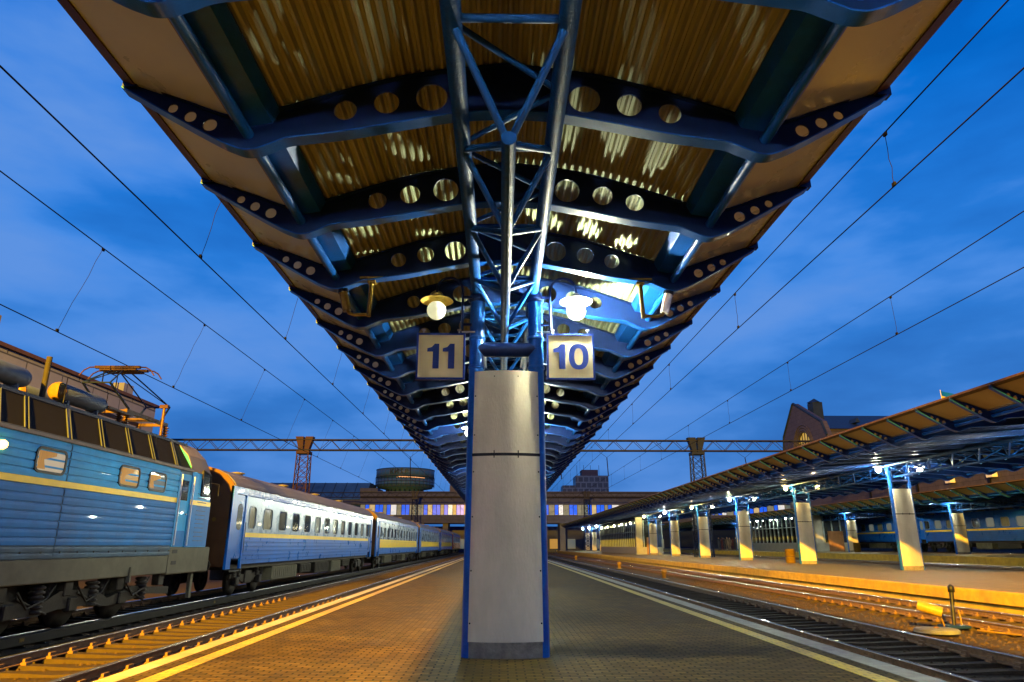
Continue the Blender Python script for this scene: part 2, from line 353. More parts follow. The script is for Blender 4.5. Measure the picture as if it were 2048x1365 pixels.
# ------------------------------------------------------------------ railway tracks
rail_me = None
def rail_mb(y0, y1):
    a = MB()
    prof = [(-.075, -.165), (.075, -.165), (.075, -.15), (.012, -.125), (.012, -.045), (.037, -.035), (.037, -.012), (-.037, -.012), (-.037, -.035), (-.012, -.045), (-.012, -.125), (-.075, -.15)]
    a.loft([[(x, y0, z) for x, z in prof], [(x, y1, z) for x, z in prof]]); a.cur = 1
    a.loft([[(x, y, z) for x, z in ((-.036, -.012), (.036, -.012), (.033, 0), (-.033, 0))] for y in (y0, y1)])
    return a
def sleeper_mb(half, worn=0):
    a = MB(); h = half
    xs = [-h - .42, -h - .28, -h, -h * .45, 0, h * .45, h, h + .28, h + .42]; zt = [-.14, -.075, -.045, -.062, -.085, -.062, -.045, -.075, -.14]
    rings = [[(x, -.16, -.3), (x, .16, -.3), (x, .125 - .03 * (abs(x) < h * .6), z), (x, -.125 + .03 * (abs(x) < h * .6), z)] for x, z in zip(xs, zt)]
    return a.loft(rings)
def clip_mb():
    a = MB(); a.loft([[(x, y, z) for x, z in ((-.05, -.05), (.05, -.05), (.045, -.01), (.02, .0), (.02, .05), (-.02, .05), (-.02, .0), (-.045, -.01))] for y in (-.08, .08)]); return a
def track(label, cx, half, z, y0, y1, n=70, clips=36):
    t = thing('railway_track', label, 'railway track', (cx, 0, z), 0, 'railway tracks between the platforms')
    r = rail_mb(y0, y1).build('rail', [M['rust'], M['rail']], t, (-half, 0, 0)); put('rail', r.data, t, (half, 0, 0))
    s = None; k = 0; y = 4.0
    while k < n:
        jit = (0, y + random.uniform(-.03, .03), -.118 + random.uniform(-.01, .006))
        rot = (0, 0, random.uniform(-.02, .02))
        if s is None: s = sleeper_mb(half).build('sleeper', M['sleeper'], t, jit, rot); f = None
        else:
            c = put('sleeper', s.data, t, jit, rot)
        if k < clips:
            for cx_ in (-half - .12, -half + .12, half - .12, half + .12):
                if f is None: f = clip_mb().build('rail_clip', M['rust'], s, (cx_, 0, 0))
                else: put('rail_clip', f.data, s if k == 0 else c, (cx_, 0, 0))
        k += 1; y += .64
    a = MB(); y2 = y
    base = sleeper_mb(half)
    while y2 < 165: a.mesh([(vx, vy + y2, vz - .118) for vx, vy, vz in base.v], base.f); y2 += .64
    b = a.build('sleeper_row', M['sleeper'], t); b['kind'] = 'stuff'
track('track nearest the left of the platform, lit orange beside the yellow line', -6.85, 1.0, -.2, -10, 170)
track('track under the blue locomotive and its coaches', -10.67, 1.0, -.2, -10, 170, 40)
track('shaded track along the right edge of the near platform', 7.28, 1.03, -.2, -10, 170)
track('track in front of the yellow edge of the far platform', 12.30, .95, -.2, -10, 170, 60)
track('track between the far platform and the third platform', 28.0, .8, .38, 10, 170, 1)
track('track under the blue coaches on the far right', 46.0, .8, .83, 10, 180, 1)

# kerb between the two left tracks, with painted mark
k = thing('cable_trough', 'low dark concrete trough between locomotive and left track with small yellow painted marks', 'cable trough', (-9.42, 0, -.38))
MB().box(-.09, .09, -10, 170, 0, .19, .015).build('trough_wall', M['trough'], k)
for body, y in (('184', 14.6), ('184', 24.0)):
    me = textmesh(body, .10, .002, .004); me.materials.append(M['yellow']); put('painted_mark', me, k, (.093, y, .10), (R(90), 0, R(90)))
# loose stones
st = MB()
def stone(x, y, z, r):
    a = random.random() * 6.28; p = []
    for i in range(5): b = a + i * 1.2566; q = r * random.uniform(.7, 1.25); p.append((x + q * math.cos(b), y + q * math.sin(b), z - r * .4 + random.uniform(0, r * .4)))
    top = (x + random.uniform(-.3, .3) * r, y + random.uniform(-.3, .3) * r, z + r * random.uniform(.5, .9))
    st.mesh(p + [top], [(i, (i + 1) % 5, 5) for i in range(5)])
for i in range(9000):
    y = 6 + 34 * random.random() ** 1.7; x = random.choice((random.uniform(8.45, 11.2), random.uniform(8.45, 11.2), random.uniform(-9.3, -4.8), random.uniform(5.2, 8.3), random.uniform(11.2, 13.6)))
    stone(x, y, -.432, random.choice((.02, .03, .035, .05)))
tag(st.build('ballast_stones', M['stone']), 'loose ballast stones strewn between the rails', 'stones', kind='stuff')

# ------------------------------------------------------------------ canopies
BOT = [(0, 5.53), (.46, 5.50), (1.0, 5.40), (1.5, 5.295), (1.9, 5.235), (2.1, 5.205), (2.25, 5.14), (2.38, 5.085), (2.5, 5.075), (2.62, 5.115), (2.78, 5.19), (3.2, 5.43), (3.74, 5.75)]
TOP = [(0, 6.07), (.7, 5.98), (1.3, 5.84), (2.17, 5.545), (2.45, 5.46), (2.72, 5.455), (3.22, 5.655), (3.76, 5.86)]
HOLES = [(.75, 5.71, .155), (1.19, 5.645, .125), (1.585, 5.555, .112), (2.87, 5.375, .068), (3.07, 5.465, .06), (3.25, 5.555, .05)]
def mkmap(half):
    s = (half - 1.66) / 2.1
    return lambda x: x * s if x < 2.1 else 2.1 * s + (x - 2.1)
def rib_mb(half):
    f = mkmap(half); bot = [(f(x), z) for x, z in interp(BOT, 5)]; top = [(f(x), z) for x, z in interp(TOP, 4)]
    m = lambda c: [(-x, z) for x, z in reversed(c)] + c[1:]
    B = m(bot); T = m(top); a = MB()
    a.cur = 0
    hs = []
    for x, z, r in HOLES:
        for s in (-1, 1): hs.append(circ(s * f(x), z, r, 22))
    a.prism(B + list(reversed(T)), -.009, .009, 'y', hs)
    a.cur = 1
    a.ribbon([(x, z + .006) for x, z in B], -.075, .075, .016)
    a.cur = 0
    a.ribbon([(x, z + .008) for x, z in T], -.06, .06, .014)
    for s in (-1, 1): a.box(s * (half - .06) - .05, s * (half - .06) + .09, -.05, .05, 5.77, 5.885)
    return a
def corrugated(f, y0, y1, zo=.02, gap=0):
    """trapezoid sheet following the arch, ridges along Y"""
    top = [(f(x), z) for x, z in interp(TOP, 10)]; xm = f(2.28) - gap; pitch = .095; pts = []
    def zz(x):
        x = abs(x)
        for (a, b), (c, d) in zip(top, top[1:]):
            if a <= x <= c: return b + (d - b) * (x - a) / max(1e-6, c - a)
        return top[-1][1]
    x = -xm; i = 0
    while x < xm:
        for dx, dz in ((0, 0), (.026, 0), (.045, .042), (.076, .042)): pts.append((x + dx, zz(x + dx) + zo + dz))
        x += pitch
    a = MB(); a.loft([[(x, y0, z) for x, z in pts], [(x, y1, z) for x, z in pts]], False, False, False)
    a.loft([[(x, y1, z + .012) for x, z in pts], [(x, y0, z + .012) for x, z in pts]], False, False, False); return a
def canopy(label, cx, zo, half, y0, sp, n, node0, truss_y, wing_side_parts, gap=0., chord=.46, wm='wing'):
    t = thing('platform_canopy', label, 'platform canopy', (cx, 0, zo), 0, 'canopies along the platforms')
    f = mkmap(half); ye = y0 + sp * (n - 1)
    rb = rib_mb(half).build('rib', [M['blue_dark'], M['blue']], t, (0, y0, 0))
    for k in range(1, n): put('rib', rb.data, t, (0, y0 + k * sp, 0))
    corrugated(f, y0, ye, .02, gap).build('roof_sheet', M['roof'], t)
    if gap:
        for s in (-1, 1):
            zA, zB = 5.60, 5.60 + gap * .12
            MB().loft([[(s * (f(2.3)), y, zA), (s * (f(2.3) - gap - .08), y, zB), (s * (f(2.3) - gap - .08), y, zB + .012), (s * f(2.3), y, zA + .012)] for y in (y0, ye)]).build('skylight_strip', M['skylight'], t)
    gb = None
    for s in (-1, 1):
        a = MB(); q = f(2.47)
        a.loft([[(s * (q + dx), y, z) for dx, z in ((-.26, 5.53), (-.2, 5.40), (.02, 5.36), (.10, 5.40), (.12, 5.50), (-.24, 5.60))] for y in (y0, ye)])
        a.build('gutter', M['blue'], t)
        MB().tube((s * (q + .02), y0, 5.27), (s * (q + .02), ye, 5.27), .055, 12).build('gutter_pipe', M['blue'], t)
        MB().loft([[(s * (f(2.47) + dx), y, z) for dx, z in ((.14, 5.42), (.20, 5.43), (.20, 5.48), (.14, 5.47))] for y in (y0, ye)]).build('inner_trim', M['trimlight'], t)
        MB().loft([[(s * (half + dx), y, z) for dx, z in ((-.13, 5.78), (.0, 5.835), (-.0, 5.90), (-.13, 5.85))] for y in (y0, ye)]).build('outer_trim', M['trim'], t)
        # soffit panel: one per bay
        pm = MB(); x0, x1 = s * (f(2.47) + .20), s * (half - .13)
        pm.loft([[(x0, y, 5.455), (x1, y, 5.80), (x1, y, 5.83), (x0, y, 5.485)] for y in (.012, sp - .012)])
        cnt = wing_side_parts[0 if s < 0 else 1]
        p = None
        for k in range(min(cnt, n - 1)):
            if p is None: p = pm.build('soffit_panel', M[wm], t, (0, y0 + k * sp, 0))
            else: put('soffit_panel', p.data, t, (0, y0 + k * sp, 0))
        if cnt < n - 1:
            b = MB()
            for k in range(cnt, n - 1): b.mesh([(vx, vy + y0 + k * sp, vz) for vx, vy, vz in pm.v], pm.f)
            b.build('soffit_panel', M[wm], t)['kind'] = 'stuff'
    for s in (-1, 1): MB().tube((s * chord, max(y0, -6), 5.455), (s * chord, ye, 5.455), .083, 14).build('upper_chord', M['tube'], t)
    MB().tube((0, truss_y, 4.90), (0, ye, 4.90), .066, 16).build('lower_chord', M['tube'], t)
    MB().tube((0, truss_y - .012, 4.90), (0, truss_y - .001, 4.90), .069, 18).build('end_cap', M['blue'], t)
    kinds = []
    for s in (-1, 1):
        kinds.append(((s * chord, 0, 5.43), (0, sp / 2, 4.92), .036, 'blue'))
        kinds.append(((0, sp / 2, 4.92), (s * chord, sp, 5.43), .036, 'tube'))
    kinds.append(((-chord, 0, 5.455), (chord, 0, 5.455), .034, 'tube'))
    kinds.append(((-chord, .06, 5.47), (chord, sp / 2, 5.47), .028, 'tube')); kinds.append(((chord, sp / 2, 5.47), (-chord, sp - .06, 5.47), .028, 'tube'))
    ms = []
    for a_, b_, r, mm in kinds:
        q = MB().tube(a_, b_, r, 8).build('brace', M[mm], t, (0, node0, 0)); ms.append(q.data)
    k = 1; c = len(ms); rest = MB(); y = node0 + sp
    while y < ye - sp:
        for me_, kd in zip(ms, kinds):
            if c < 98: put('brace', me_, t, (0, y, 0)); c += 1
            else: rest.tube((kd[0][0], kd[0][1] + y, kd[0][2]), (kd[1][0], kd[1][1] + y, kd[1][2]), kd[2], 6)
        y += sp
    rest.build('brace', M['tube'], t)['kind'] = 'stuff'
    return t
SP = 1.82; Y1 = 5.75
main = canopy('blue arched canopy with round holed ribs over the near platform', .06, 0, 3.76, Y1 - 6 * SP, SP, 95, 4.40, 5.2, (50, 50))
for c in kids(main):
    pass
canopy('blue arched canopy on pale columns over the far platform to the right', 21.0, .1, 6.9, 17.2, SP, 82, 18.0, 18.0, (81, 0), .75, .52, 'wing_sodium')
canopy('low dark canopy over the third platform on the far right', 38.0, -.62, 6.9, 24, SP, 70, 26, 26, (69, 0), .0, .52, 'wing_sodium')
for y in (2.6 - SP,): pass

# ------------------------------------------------------------------ columns
def column_proto(label):
    t = thing('canopy_column', label, 'column', (0, 0, 0), 0, 'clad columns carrying the platform canopies')
    for s in (-1, 1):
        a = MB(); a.tube((s * .50, 0, 0), (s * .462, 0, 5.40), .122, 20, .118)
        for z in (4.18, 4.66): a.lathe([(.122, -.03), (.134, -.02), (.134, .02), (.122, .03)], (s * (.5 - .038 * z / 5.4), 0, z), 20)
        a.build('post', M['blue'], t)
        b = MB(); b.lathe([(.10, 0), (.15, .03), (.15, .10), (.11, .13), (.11, .18)], (s * .462, 0, 5.26), 20); b.build('post_cap', M['blue_dark'], t)
    def shell(z0, z1, w0, w1, sag, back=False):
        rings = []
        for z, wd in ((z0, w0), (z1, w1)):
            pts = [(wd * (k / 12 - .5) * 2, (-.118 - (sag - .09) * (1 - ((k / 12 - .5) * 2) ** 2))) for k in range(13)]
            pts = pts + [(x, y + .03) for x, y in reversed(pts)]
            rings.append([(x, -y if back else y, z) for x, y in pts])
        a = MB(); a.loft(rings, True, False); 
        return a
    wd = lambda z: .53 - .040 * z / 4.1
    for bk in (False, True):
        a = shell(.21, 2.78, wd(.21), wd(2.78), .19, bk); a.sm = [True] * (len(a.sm) - 2) + [False] * 2; a.build('lower_cladding', M['panel'], t)
        a = shell(2.825, 4.09, wd(2.8), wd(4.09), .19, bk); a.sm = [True] * (len(a.sm) - 2) + [False] * 2; a.build('upper_cladding', M['panel'], t)
        shell(2.78, 2.825, wd(2.8) + .01, wd(2.8) + .01, .178, bk).build('joint_strap', M['black'], t)
        shell(0, .21, .525, .525, .178, bk).build('plinth', M['plinth'], t)
    s_ = MB()
    for z in (.45, 1.15, 1.9, 2.55, 3.1, 3.7):
        for s in (-1, 1): s_.tube((s * (wd(z) - .02), -.11, z), (s * (wd(z) - .02), -.14, z), .012, 8)
    for x in (-.18, .18):
        s_.box(x - .008, x + .008, -.215, -.19, 2.75, 2.86); s_.tube((x, -.17, 4.0), (x, -.205, 4.0), .011, 8)
    s_.build('screws', M['black'], t)
    MB().tube((-.47, 0, 4.48), (.47, 0, 4.48), .118, 18).build('cross_beam', M['blue_dark'], t)
    MB().box(-.52, .52, -.10, .10, 4.06, 4.088).build('head_plate', M['black'], t)
    return t
LP = Vector((1.11, -.20, 5.09))
def lamp_proto(globe, shade, label):
    t = thing('platform_lamp', label, 'lamp', (0, 0, 0), 0, 'gooseneck lamps on the canopy columns')
    a = MB(); a.path([(.70, -.12, 4.76), (.70, -.12, 5.35)] + [(.70 + .205 - .205 * math.cos(b), -.12 - .08 * i_ / 10, 5.42 + .22 * math.sin(b)) for i_, b in enumerate([PI * i / 10 for i in range(11)])] + [(LP.x, LP.y, 5.34)], .022, 8)
    a.box(.55, .70, -.135, -.105, 5.30, 5.34); a.box(.55, .70, -.135, -.105, 4.84, 4.88); a.build('bracket_arm', M['blue_dark'], t)
    s = MB(); s.lathe([(.03, .27), (.06, .26), (.075, .22), (.13, .20), (.25, .145), (.262, .13), (.25, .138), (.12, .185), (.03, .19)], (LP.x, LP.y, LP.z), 28); s.build('lamp_shade', shade, t)
    gl = MB(); gl.lathe([(.001, -.152)] + [(.152 * math.sin(PI * k / 10), -.152 * math.cos(PI * k / 10)) for k in range(1, 9)], (LP.x, LP.y, LP.z - .02), 16); 
    if globe == M['lampdim']: gl.build('globe', globe, t)
    else:
        go = gl.build('globe', M['gwarm'] if globe == M['lampwarm'] else M['gwhite'], t)
        bu = MB(); bu.lathe([(.001, -.07)] + [(.055 * math.sin(PI * k / 6), -.015 - .055 * math.cos(PI * k / 6)) for k in range(1, 6)] + [(.001, .04)], (LP.x, LP.y, LP.z - .085), 10); bu.build('bulb', globe, go)
    return t
colA = column_proto('grey clad column with blue posts in the centre of the near platform')
colA.location = (.085, 10.45, 0)
FIRST = lamp_proto(M['lampfirst'], M['shade'], 'brightly glowing white lamp above the number 10 sign'); FIRST.location = (.085, 10.45, 0)
LITR = lamp_proto(M['lamp'], M['shade'], 'white lamp'); BACK = lamp_proto(M['lampback'], M['shade'], 'white lamp')
DIM = lamp_proto(M['lampdim'], M['shadeyellow'], 'dimly glowing lamp with yellow ribbed shade above the number 11 sign'); DIM.location = (.085, 10.45, 0); DIM.scale = (-1, 1, 1)
WARM = lamp_proto(M['lampwarm'], M['shade'], 'warm yellow lamp'); 
far_words = ['second', 'third', 'fourth', 'fifth', 'sixth', 'seventh', 'eighth', 'ninth', 'tenth']
def addlamp(proto, loc, label, flip=False, sc_=1.):
    c = copy_tree(proto); c.location = loc; c.scale = (-sc_ if flip else sc_, sc_, sc_); c['label'] = label; return c
BAY = 12.3
for i in range(1, 8):
    y = 10.45 + BAY * i; c = copy_tree(colA); c.location = (.085, y, 0); c['label'] = 'grey clad column standing %s in the row behind the central column' % far_words[i - 1]
    addlamp(LITR, (.085, y, 0), 'white lamp on the right of the %s column of the near platform' % far_words[i - 1])
    addlamp(LITR, (.085, y, 0), 'white lamp on the left of the %s column of the near platform' % far_words[i - 1], True)
c = copy_tree(colA); c.location = (.085, -.55, 0); c['label'] = 'grey clad column standing just behind the camera'
addlamp(BACK, (.085, -.55, 0), 'white lamp on the right above the camera end of the near platform')
addlamp(BACK, (.085, -.55, 0), 'white lamp on the left above the camera end of the near platform', True)
# far platform: canopy columns with lamps
ys = [36.6 + BAY * k for k in (-1, 0, 1, 2, 3, 4, 5, 9, 10, 11)]
names = ['just outside the frame', 'nearest', 'next to the yellow bin', 'third', 'fourth', 'fifth', 'beside the pavilion end pillar', 'first beyond the pavilion', 'second beyond the pavilion', 'last beyond the pavilion']
for i, (y, nm) in enumerate(zip(ys, names)):
    c = copy_tree(colA); c.location = (21.2, y, .27); c['label'] = 'half yellow lit pale column of the far platform, %s' % nm
    wm = i in (2, 4, 6)
    addlamp(WARM if wm else LITR, (21.2, y, .27), 'lit lamp on the left of the far platform column %s' % nm, True)
    addlamp(WARM if i in (2, 5) else LITR, (21.2, y, .27), 'lit lamp on the right of the far platform column %s' % nm)
for i, (y, nm) in enumerate(zip((40, 58, 76, 94, 112), ('near the frame edge', 'before the near blue coach', 'before the far blue coach', 'beside the glass pavilion', 'farthest'))):
    c = copy_tree(colA); c.location = (38.0, y, .80); c.scale = (1, 1, .80); c['label'] = 'pale column of the third platform %s' % nm
    addlamp(LITR, (38.0, y, .0), 'white lamp on the left of the third platform column %s' % nm, True)
    addlamp(WARM if i % 2 else LITR, (38.0, y, .0), 'lamp on the right of the third platform column %s' % nm)
def drop(o):
    for k_ in kids(o): drop(k_)
    bpy.data.objects.remove(o)
for o in (WARM, LITR, BACK): drop(o)

# ------------------------------------------------------------------ platform number signs
def numsign(body, x0, x1, label, flip):
    t = thing('platform_number_sign', label, 'sign', ((x0 + x1) / 2, 10.30, 3.95), 0, 'platform number signs')
    h = (x1 - x0) / 2
    MB().box(-h + .03, h - .03, -.022, .022, .03, .72).build('sign_board', M['sign'], t)
    fr = MB()
    fr.box(-h, -h + .032, -.035, .035, 0, .75); fr.box(h - .032, h, -.035, .035, 0, .75); fr.box(-h + .032, h - .032, -.035, .035, 0, .032); fr.box(-h + .032, h - .032, -.035, .035, .718, .75)
    fr.build('sign_frame', M['signblue'], t)
    me = MB()
    H_ = .40; zc = .375
    def one(cx):
        o = [(cx + .085, zc - H_ / 2), (cx + .085, zc + H_ / 2), (cx + .015, zc + H_ / 2), (cx - .03, zc + .145), (cx - .10, zc + .125), (cx - .10, zc + .072), (cx - .012, zc + .072), (cx - .012, zc - H_ / 2)]
        me.prism(o, -.030, -.0225)
    def zero(cx):
        oo = [(cx + .155 * math.copysign(abs(math.cos(a)) ** .8, math.cos(a)), zc + .207 * math.copysign(abs(math.sin(a)) ** .9, math.sin(a))) for a in [2 * PI * k / 36 for k in range(36)]]
        ii = [(cx + .068 * math.copysign(abs(math.cos(a)) ** .8, math.cos(a)), zc + .137 * math.copysign(abs(math.sin(a)) ** .9, math.sin(a))) for a in [2 * PI * k / 36 for k in range(36)]]
        me.prism(oo, -.030, -.0225, 'y', [ii])
    if body == '11': one(-.11); one(.13)
    else: one(-.17); zero(.125)
    me.build('numerals', M['signblue'], t)
    hk = MB()
    for x in (-h + .1, h - .1): hk.tube((x, 0, .75), (x, 0, .80), .012, 8); hk.box(x - .03, x + .03, -.02, .02, .80, .82)
    s = 1 if flip else -1
    hk.tube((-s * (h - .06), 0, .78), (-s * (h + .15), 0, .78), .014, 8); hk.build('hanger', M['steel'], t)
numsign('11', -1.32, -.56, 'square cream sign with blue number 11', False)
numsign('10', .715, 1.465, 'square cream sign with blue number 10', True)

# ------------------------------------------------------------------ camera housings on yellow drop brackets
def cctv(x, s, label, m2):
    t = thing('surveillance_camera', label, 'camera', (x, Y1 + 2 * SP, 5.27), 0, 'camera housings under the canopy')
    a = MB(); a.box(-.17, .17, -.06, .06, -.025, .0); a.box(-.055, .055, -.05, .05, -.09, -.025); a.tube((0, 0, -.03), (s * .02, 0, -.60), .032, 10); a.build('drop_bracket', M['yellow'], t)
    MB().path([(s * .02, 0, -.57), (s * .22, 0, -.575), (s * .30, 0, -.55), (s * .33, 0, -.50)], .026, 8).build('arm', M['yellow'], t)
    MB().tube((s * .33, .0, -.52), (s * .40, -.03, -.24), .062, 14).build('housing', m2, t)
    MB().tube((s * .40, -.03, -.245), (s * .41, -.034, -.20), .075, 14).build('hood', M['black'], t)
cctv(-1.90, -1, 'yellow bracket with rusty camera housing under the canopy left of the column', M['ochre'])
cctv(2.05, 1, 'yellow bracket with white camera housing under the canopy right of the column', M['white'])
# ------------------------------------------------------------------ trains
def wheel_mb(r=.48, wdt=.13):
    a = MB(); a.lathe([(.06, -.14), (.10, -.12), (.10, -.07), (r * .8, -.05), (r * .84, -.08), (r * .98, -.07), (r, .05), (r + .03, .06), (r * .5, .07), (.001, .07)], (0, 0, 0), 24, 'x'); return a
def spring_mb(h=.55, r=.13):
    a = MB(); prof = [(.05, 0)]
    n = 6
    for i in range(n):
        z = h * (i + .5) / n; prof += [(r * .7, z - h / n * .45), (r, z - h / n * .18), (r, z + h / n * .18), (r * .7, z + h / n * .45)]
    prof.append((.05, h)); return a.lathe(prof, n=14)

def locomotive(label, x, y0, y1):
    t = thing('locomotive', label, 'locomotive', (x, 0, 0))
    S = 1.47                                    # half width
    side_end = y1 - 1.05
    # side skin: horizontal lapped strips
    def strips(z0, z1, pitch, ya, yb, inset=0.):
        out = []
        for s in (-1, 1):
            a = MB(); pts = []; z = z0
            while z < z1 - .01:
                zt = min(z + pitch, z1)
                pts += [(s * (S - inset), z), (s * (S + .006 - inset), z + (zt - z) * .45), (s * (S - inset), zt - .032), (s * (S - .03 - inset), zt - .022), (s * (S - .03 - inset), zt - .004)]; z = zt
            a.loft([[(px, ya, pz) for px, pz in pts], [(px, yb, pz) for px, pz in pts]], False, False, False); out.append(a)
        return out
    seam = 14.87
    for ya, yb in ((y0, seam - .02), (seam + .02, 20.05)):
        for a in strips(1.50, 2.66, .166, ya, yb): a.build('lower_side', M['loco_lo'], t)
        for a in strips(1.25, 1.50, .125, ya, yb): a.build('bottom_side', M['loco_dirt'], t)
        for a in strips(2.80, 3.60, .16, ya, yb): a.build('upper_side', M['loco_hi'], t)
    core = MB(); core.box(-S + .035, S - .035, y0, side_end, .9, 3.62); core.build('body_core', M['loco_dirt'], t)
    for s in (-1, 1): MB().box(min(s * S, s * (S - .03)), max(s * S, s * (S - .03)) + .004 * (s > 0), y0, 20.05, 2.665, 2.795).build('yellow_stripe', M['ystripe'], t)
    rv = MB()
    yy = y0 + .3
    while yy < 20: rv.tube((S, yy, 1.36), (S + .014, yy, 1.36), .022, 8); yy += .62
    rv.build('rivet_row', M['black'], t)
    # cab: tapering nose
    prof = [(1.45, S), (2.7, S), (3.6, S - .02), (4.1, S - .25), (4.45, S - .6), (4.62, S - 1.0), (4.68, 0)]
    def sect(yoff, sc, cut):
        pts = [(q * sc, z) for z, q in prof]; pts = [(min(p, 99), z) for p, z in pts]
        return [(px, yoff(z), z) for px, z in pts] + [(-px, yoff(z), z) for px, z in reversed(pts[:-1])]
    cab = MB(); cab.loft([sect(lambda z: 20.92, 1, 0), sect(lambda z: side_end, 1, 0), sect(lambda z: y1 - .42 - max(0, (z - 2.9)) * .16, .985, 0), sect(lambda z: y1 - .10 - max(0, (z - 2.9)) * .32, .90, 0), sect(lambda z: y1 - .02 - max(0, (z - 2.9)) * .34, .80, 0)])
    cab.build('cab', M['loco_hi'], t)
    cp = [(S - .02, 3.61), (S - .235, 4.11), (S - .585, 4.465), (S - 1.0, 4.635), (0, 4.695)]; cp = cp + [(-a_, b_) for a_, b_ in reversed(cp[:-1])]
    cc = MB(); cc.loft([[(px_ * k_, yf(z_), z_ + .004) for px_, z_ in cp] for yf, k_ in ((lambda z: 20.95, 1), (lambda z: side_end, 1), (lambda z: y1 - .40 - (z - 2.9) * .16, .988), (lambda z: y1 - .07 - (z - 2.9) * .32, .905), (lambda z: y1 - .0 - (z - 2.9) * .34, .805))]); cc.build('cab_roof', M['roofgrey'], t)
    lo = MB(); lo.loft([[(px * 1.004, y, z) for px, z in ((S, 1.46), (S, 2.655), (-S, 2.655), (-S, 1.46))] for y in (20.93, side_end)] + [[(px, y1 - .415, z) for px, z in ((S * .991, 1.46), (S * .991, 2.655), (-S * .991, 2.655), (-S * .991, 1.46))], [(px, y1 - .09, z) for px, z in ((S * .906, 1.46), (S * .906, 2.655), (-S * .906, 2.655), (-S * .906, 1.46))]]); lo.build('cab_lower', M['loco_lo'], t)
    ys_ = MB(); ys_.loft([[(px, y, z) for px, z in ((S * 1.005, 2.66), (S * 1.005, 2.80), (-S * 1.005, 2.80), (-S * 1.005, 2.66))] for y in (20.93, side_end)] + [[(px, y1 - .41, z) for px, z in ((S * .993, 2.66), (S * .993, 2.80), (-S * .993, 2.80), (-S * .993, 2.66))]]); ys_.build('cab_stripe', M['ystripe'], t)
    cr = MB()
    z = 1.62
    while z < 3.1: cr.box(S - .01, S + .014, 21.42, side_end + .25, z, z + .022); z += .125
    cr.build('cab_ribs', M['loco_dirt'], t)
    # door with tall hand rails
    d = MB(); d.prism(rrect(20.18, 20.88, 1.46, 3.50, .06), S - .055, S - .02, 'x'); dr = d.build('door', M['loco_hi'], t)
    MB().box(S - .02, S - .012, 20.32, 20.74, 2.75, 3.32).build('pane', M['glass'], dr); MB().box(S - .02, S + .02, 20.74, 20.80, 2.35, 2.39).build('handle', M['steel'], dr)
    MB().box(S - .045, S - .015, 20.21, 20.85, 1.47, 1.9).build('kick_plate', M['loco_lo'], dr)
    for yy in (20.12, 20.94):
        MB().tube((S + .05, yy, 1.50), (S + .05, yy, 3.46), .022, 8).build('hand_rail', M['white'], t)
        MB().box(S - .06, S + .0, yy - .035, yy + .035, 1.46, 3.52).build('door_post', M['loco_hi'], t)
    # windows
    def win(ya, yb, za, zb, m, name='window'):
        f = MB(); f.prism(rrect(ya - .05, yb + .05, za - .05, zb + .05, .14), S - .02, S + .022, 'x', [rrect(ya, yb, za, zb, .10)]); o = f.build(name, M['black'], t)
        p = MB(); p.prism(rrect(ya, yb, za, zb, .10), S - .015, S + .004, 'x'); p.build('pane', m, o)
        c_ = MB(); c_.prism([(ya + .05, za + .03), (ya + .30, za + .03), (ya + .22, zb - .20), (ya + .60, zb - .10), (ya + .60, zb - .03), (ya + .05, zb - .03)], S + .004, S + .007, 'x'); c_.build('curtain', M['lcurt'], o)
    win(13.80, 14.70, 2.94, 3.36, M['litpale']); win(16.90, 17.78, 2.92, 3.34, M['litglass']); win(18.34, 19.22, 2.92, 3.33, M['litdim'])
    win(11.0, 11.9, 2.94, 3.36, M['litglass'])
    c = MB(); c.prism([(21.62, 2.98), (22.26, 2.98), (22.16, 3.60), (21.62, 3.70)], S - .04, S + .012, 'x'); c.build('cab_window', M['glass'], t)
    c = MB()
    for p, q in (((21.60, 2.96), (22.28, 2.96)), ((22.28, 2.96), (22.17, 3.62)), ((22.17, 3.62), (21.60, 3.72)), ((21.60, 3.72), (21.60, 2.96))): c.tube((S + .012, *p), (S + .012, *q), .025, 6)
    c.build('cab_window_frame', M['black'], t)
    MB().path([(S, 22.1, 3.4), (S + .25, 22.3, 3.35), (S + .25, 22.3, 3.0)], .018, 6).build('mirror_arm', M['black'], t)
    fw = MB(); fw.box(-1.05, 1.05, y1 - .30, y1 - .02, 3.0, 3.55); fw.build('windscreen', M['glass'], t)
    ml = MB(); ml.lathe([(.001, .10), (.06, .09), (.085, .05), (.085, 0)], (S, 12.75, 3.28), 14, 'x'); ml.build('marker_lamp', glow('orange_marker', (1, .45, .06), 14), t)
    # beige cantrail and sloping louvre bank
    for s in (-1, 1): MB().box(min(s * (S - .05), s * (S + .03)), max(s * (S - .05), s * (S + .03)), y0, 20.9, 3.60, 3.665).build('cantrail', M['trim2'], t)
    G0 = (S - .06, 3.67); G1 = (S - .58, 4.46)
    gy = [y0, 4.4, 5.7, 7.0, 8.3, 9.7, 11.2, 12.6, 13.42, 14.82, 16.1, 17.35, 18.55, 19.9, 20.95]
    for s in (-1, 1):
        for ya, yb in zip(gy, gy[1:]):
            p = MB(); sl = .55
            p.face([(s * G0[0], ya + .05, G0[1]), (s * G0[0], yb - .05, G0[1]), (s * G1[0], yb - .05 + sl, G1[1]), (s * G1[0], ya + .05 + sl, G1[1])]); o = p.build('louvre_panel', M['grille'], t)
            f = MB(); e_ = .012
            q = [(s * (G0[0] + e_), ya + .06, G0[1] + .02), (s * (G0[0] + e_), yb - .06, G0[1] + .02), (s * (G1[0] + e_), yb - .06 + sl, G1[1] - .01), (s * (G1[0] + e_), ya + .06 + sl, G1[1] - .01)]
            for i in range(4): f.tube(q[i], q[(i + 1) % 4], .016, 6)
            f.build('louvre_frame', M['lframe'], o)
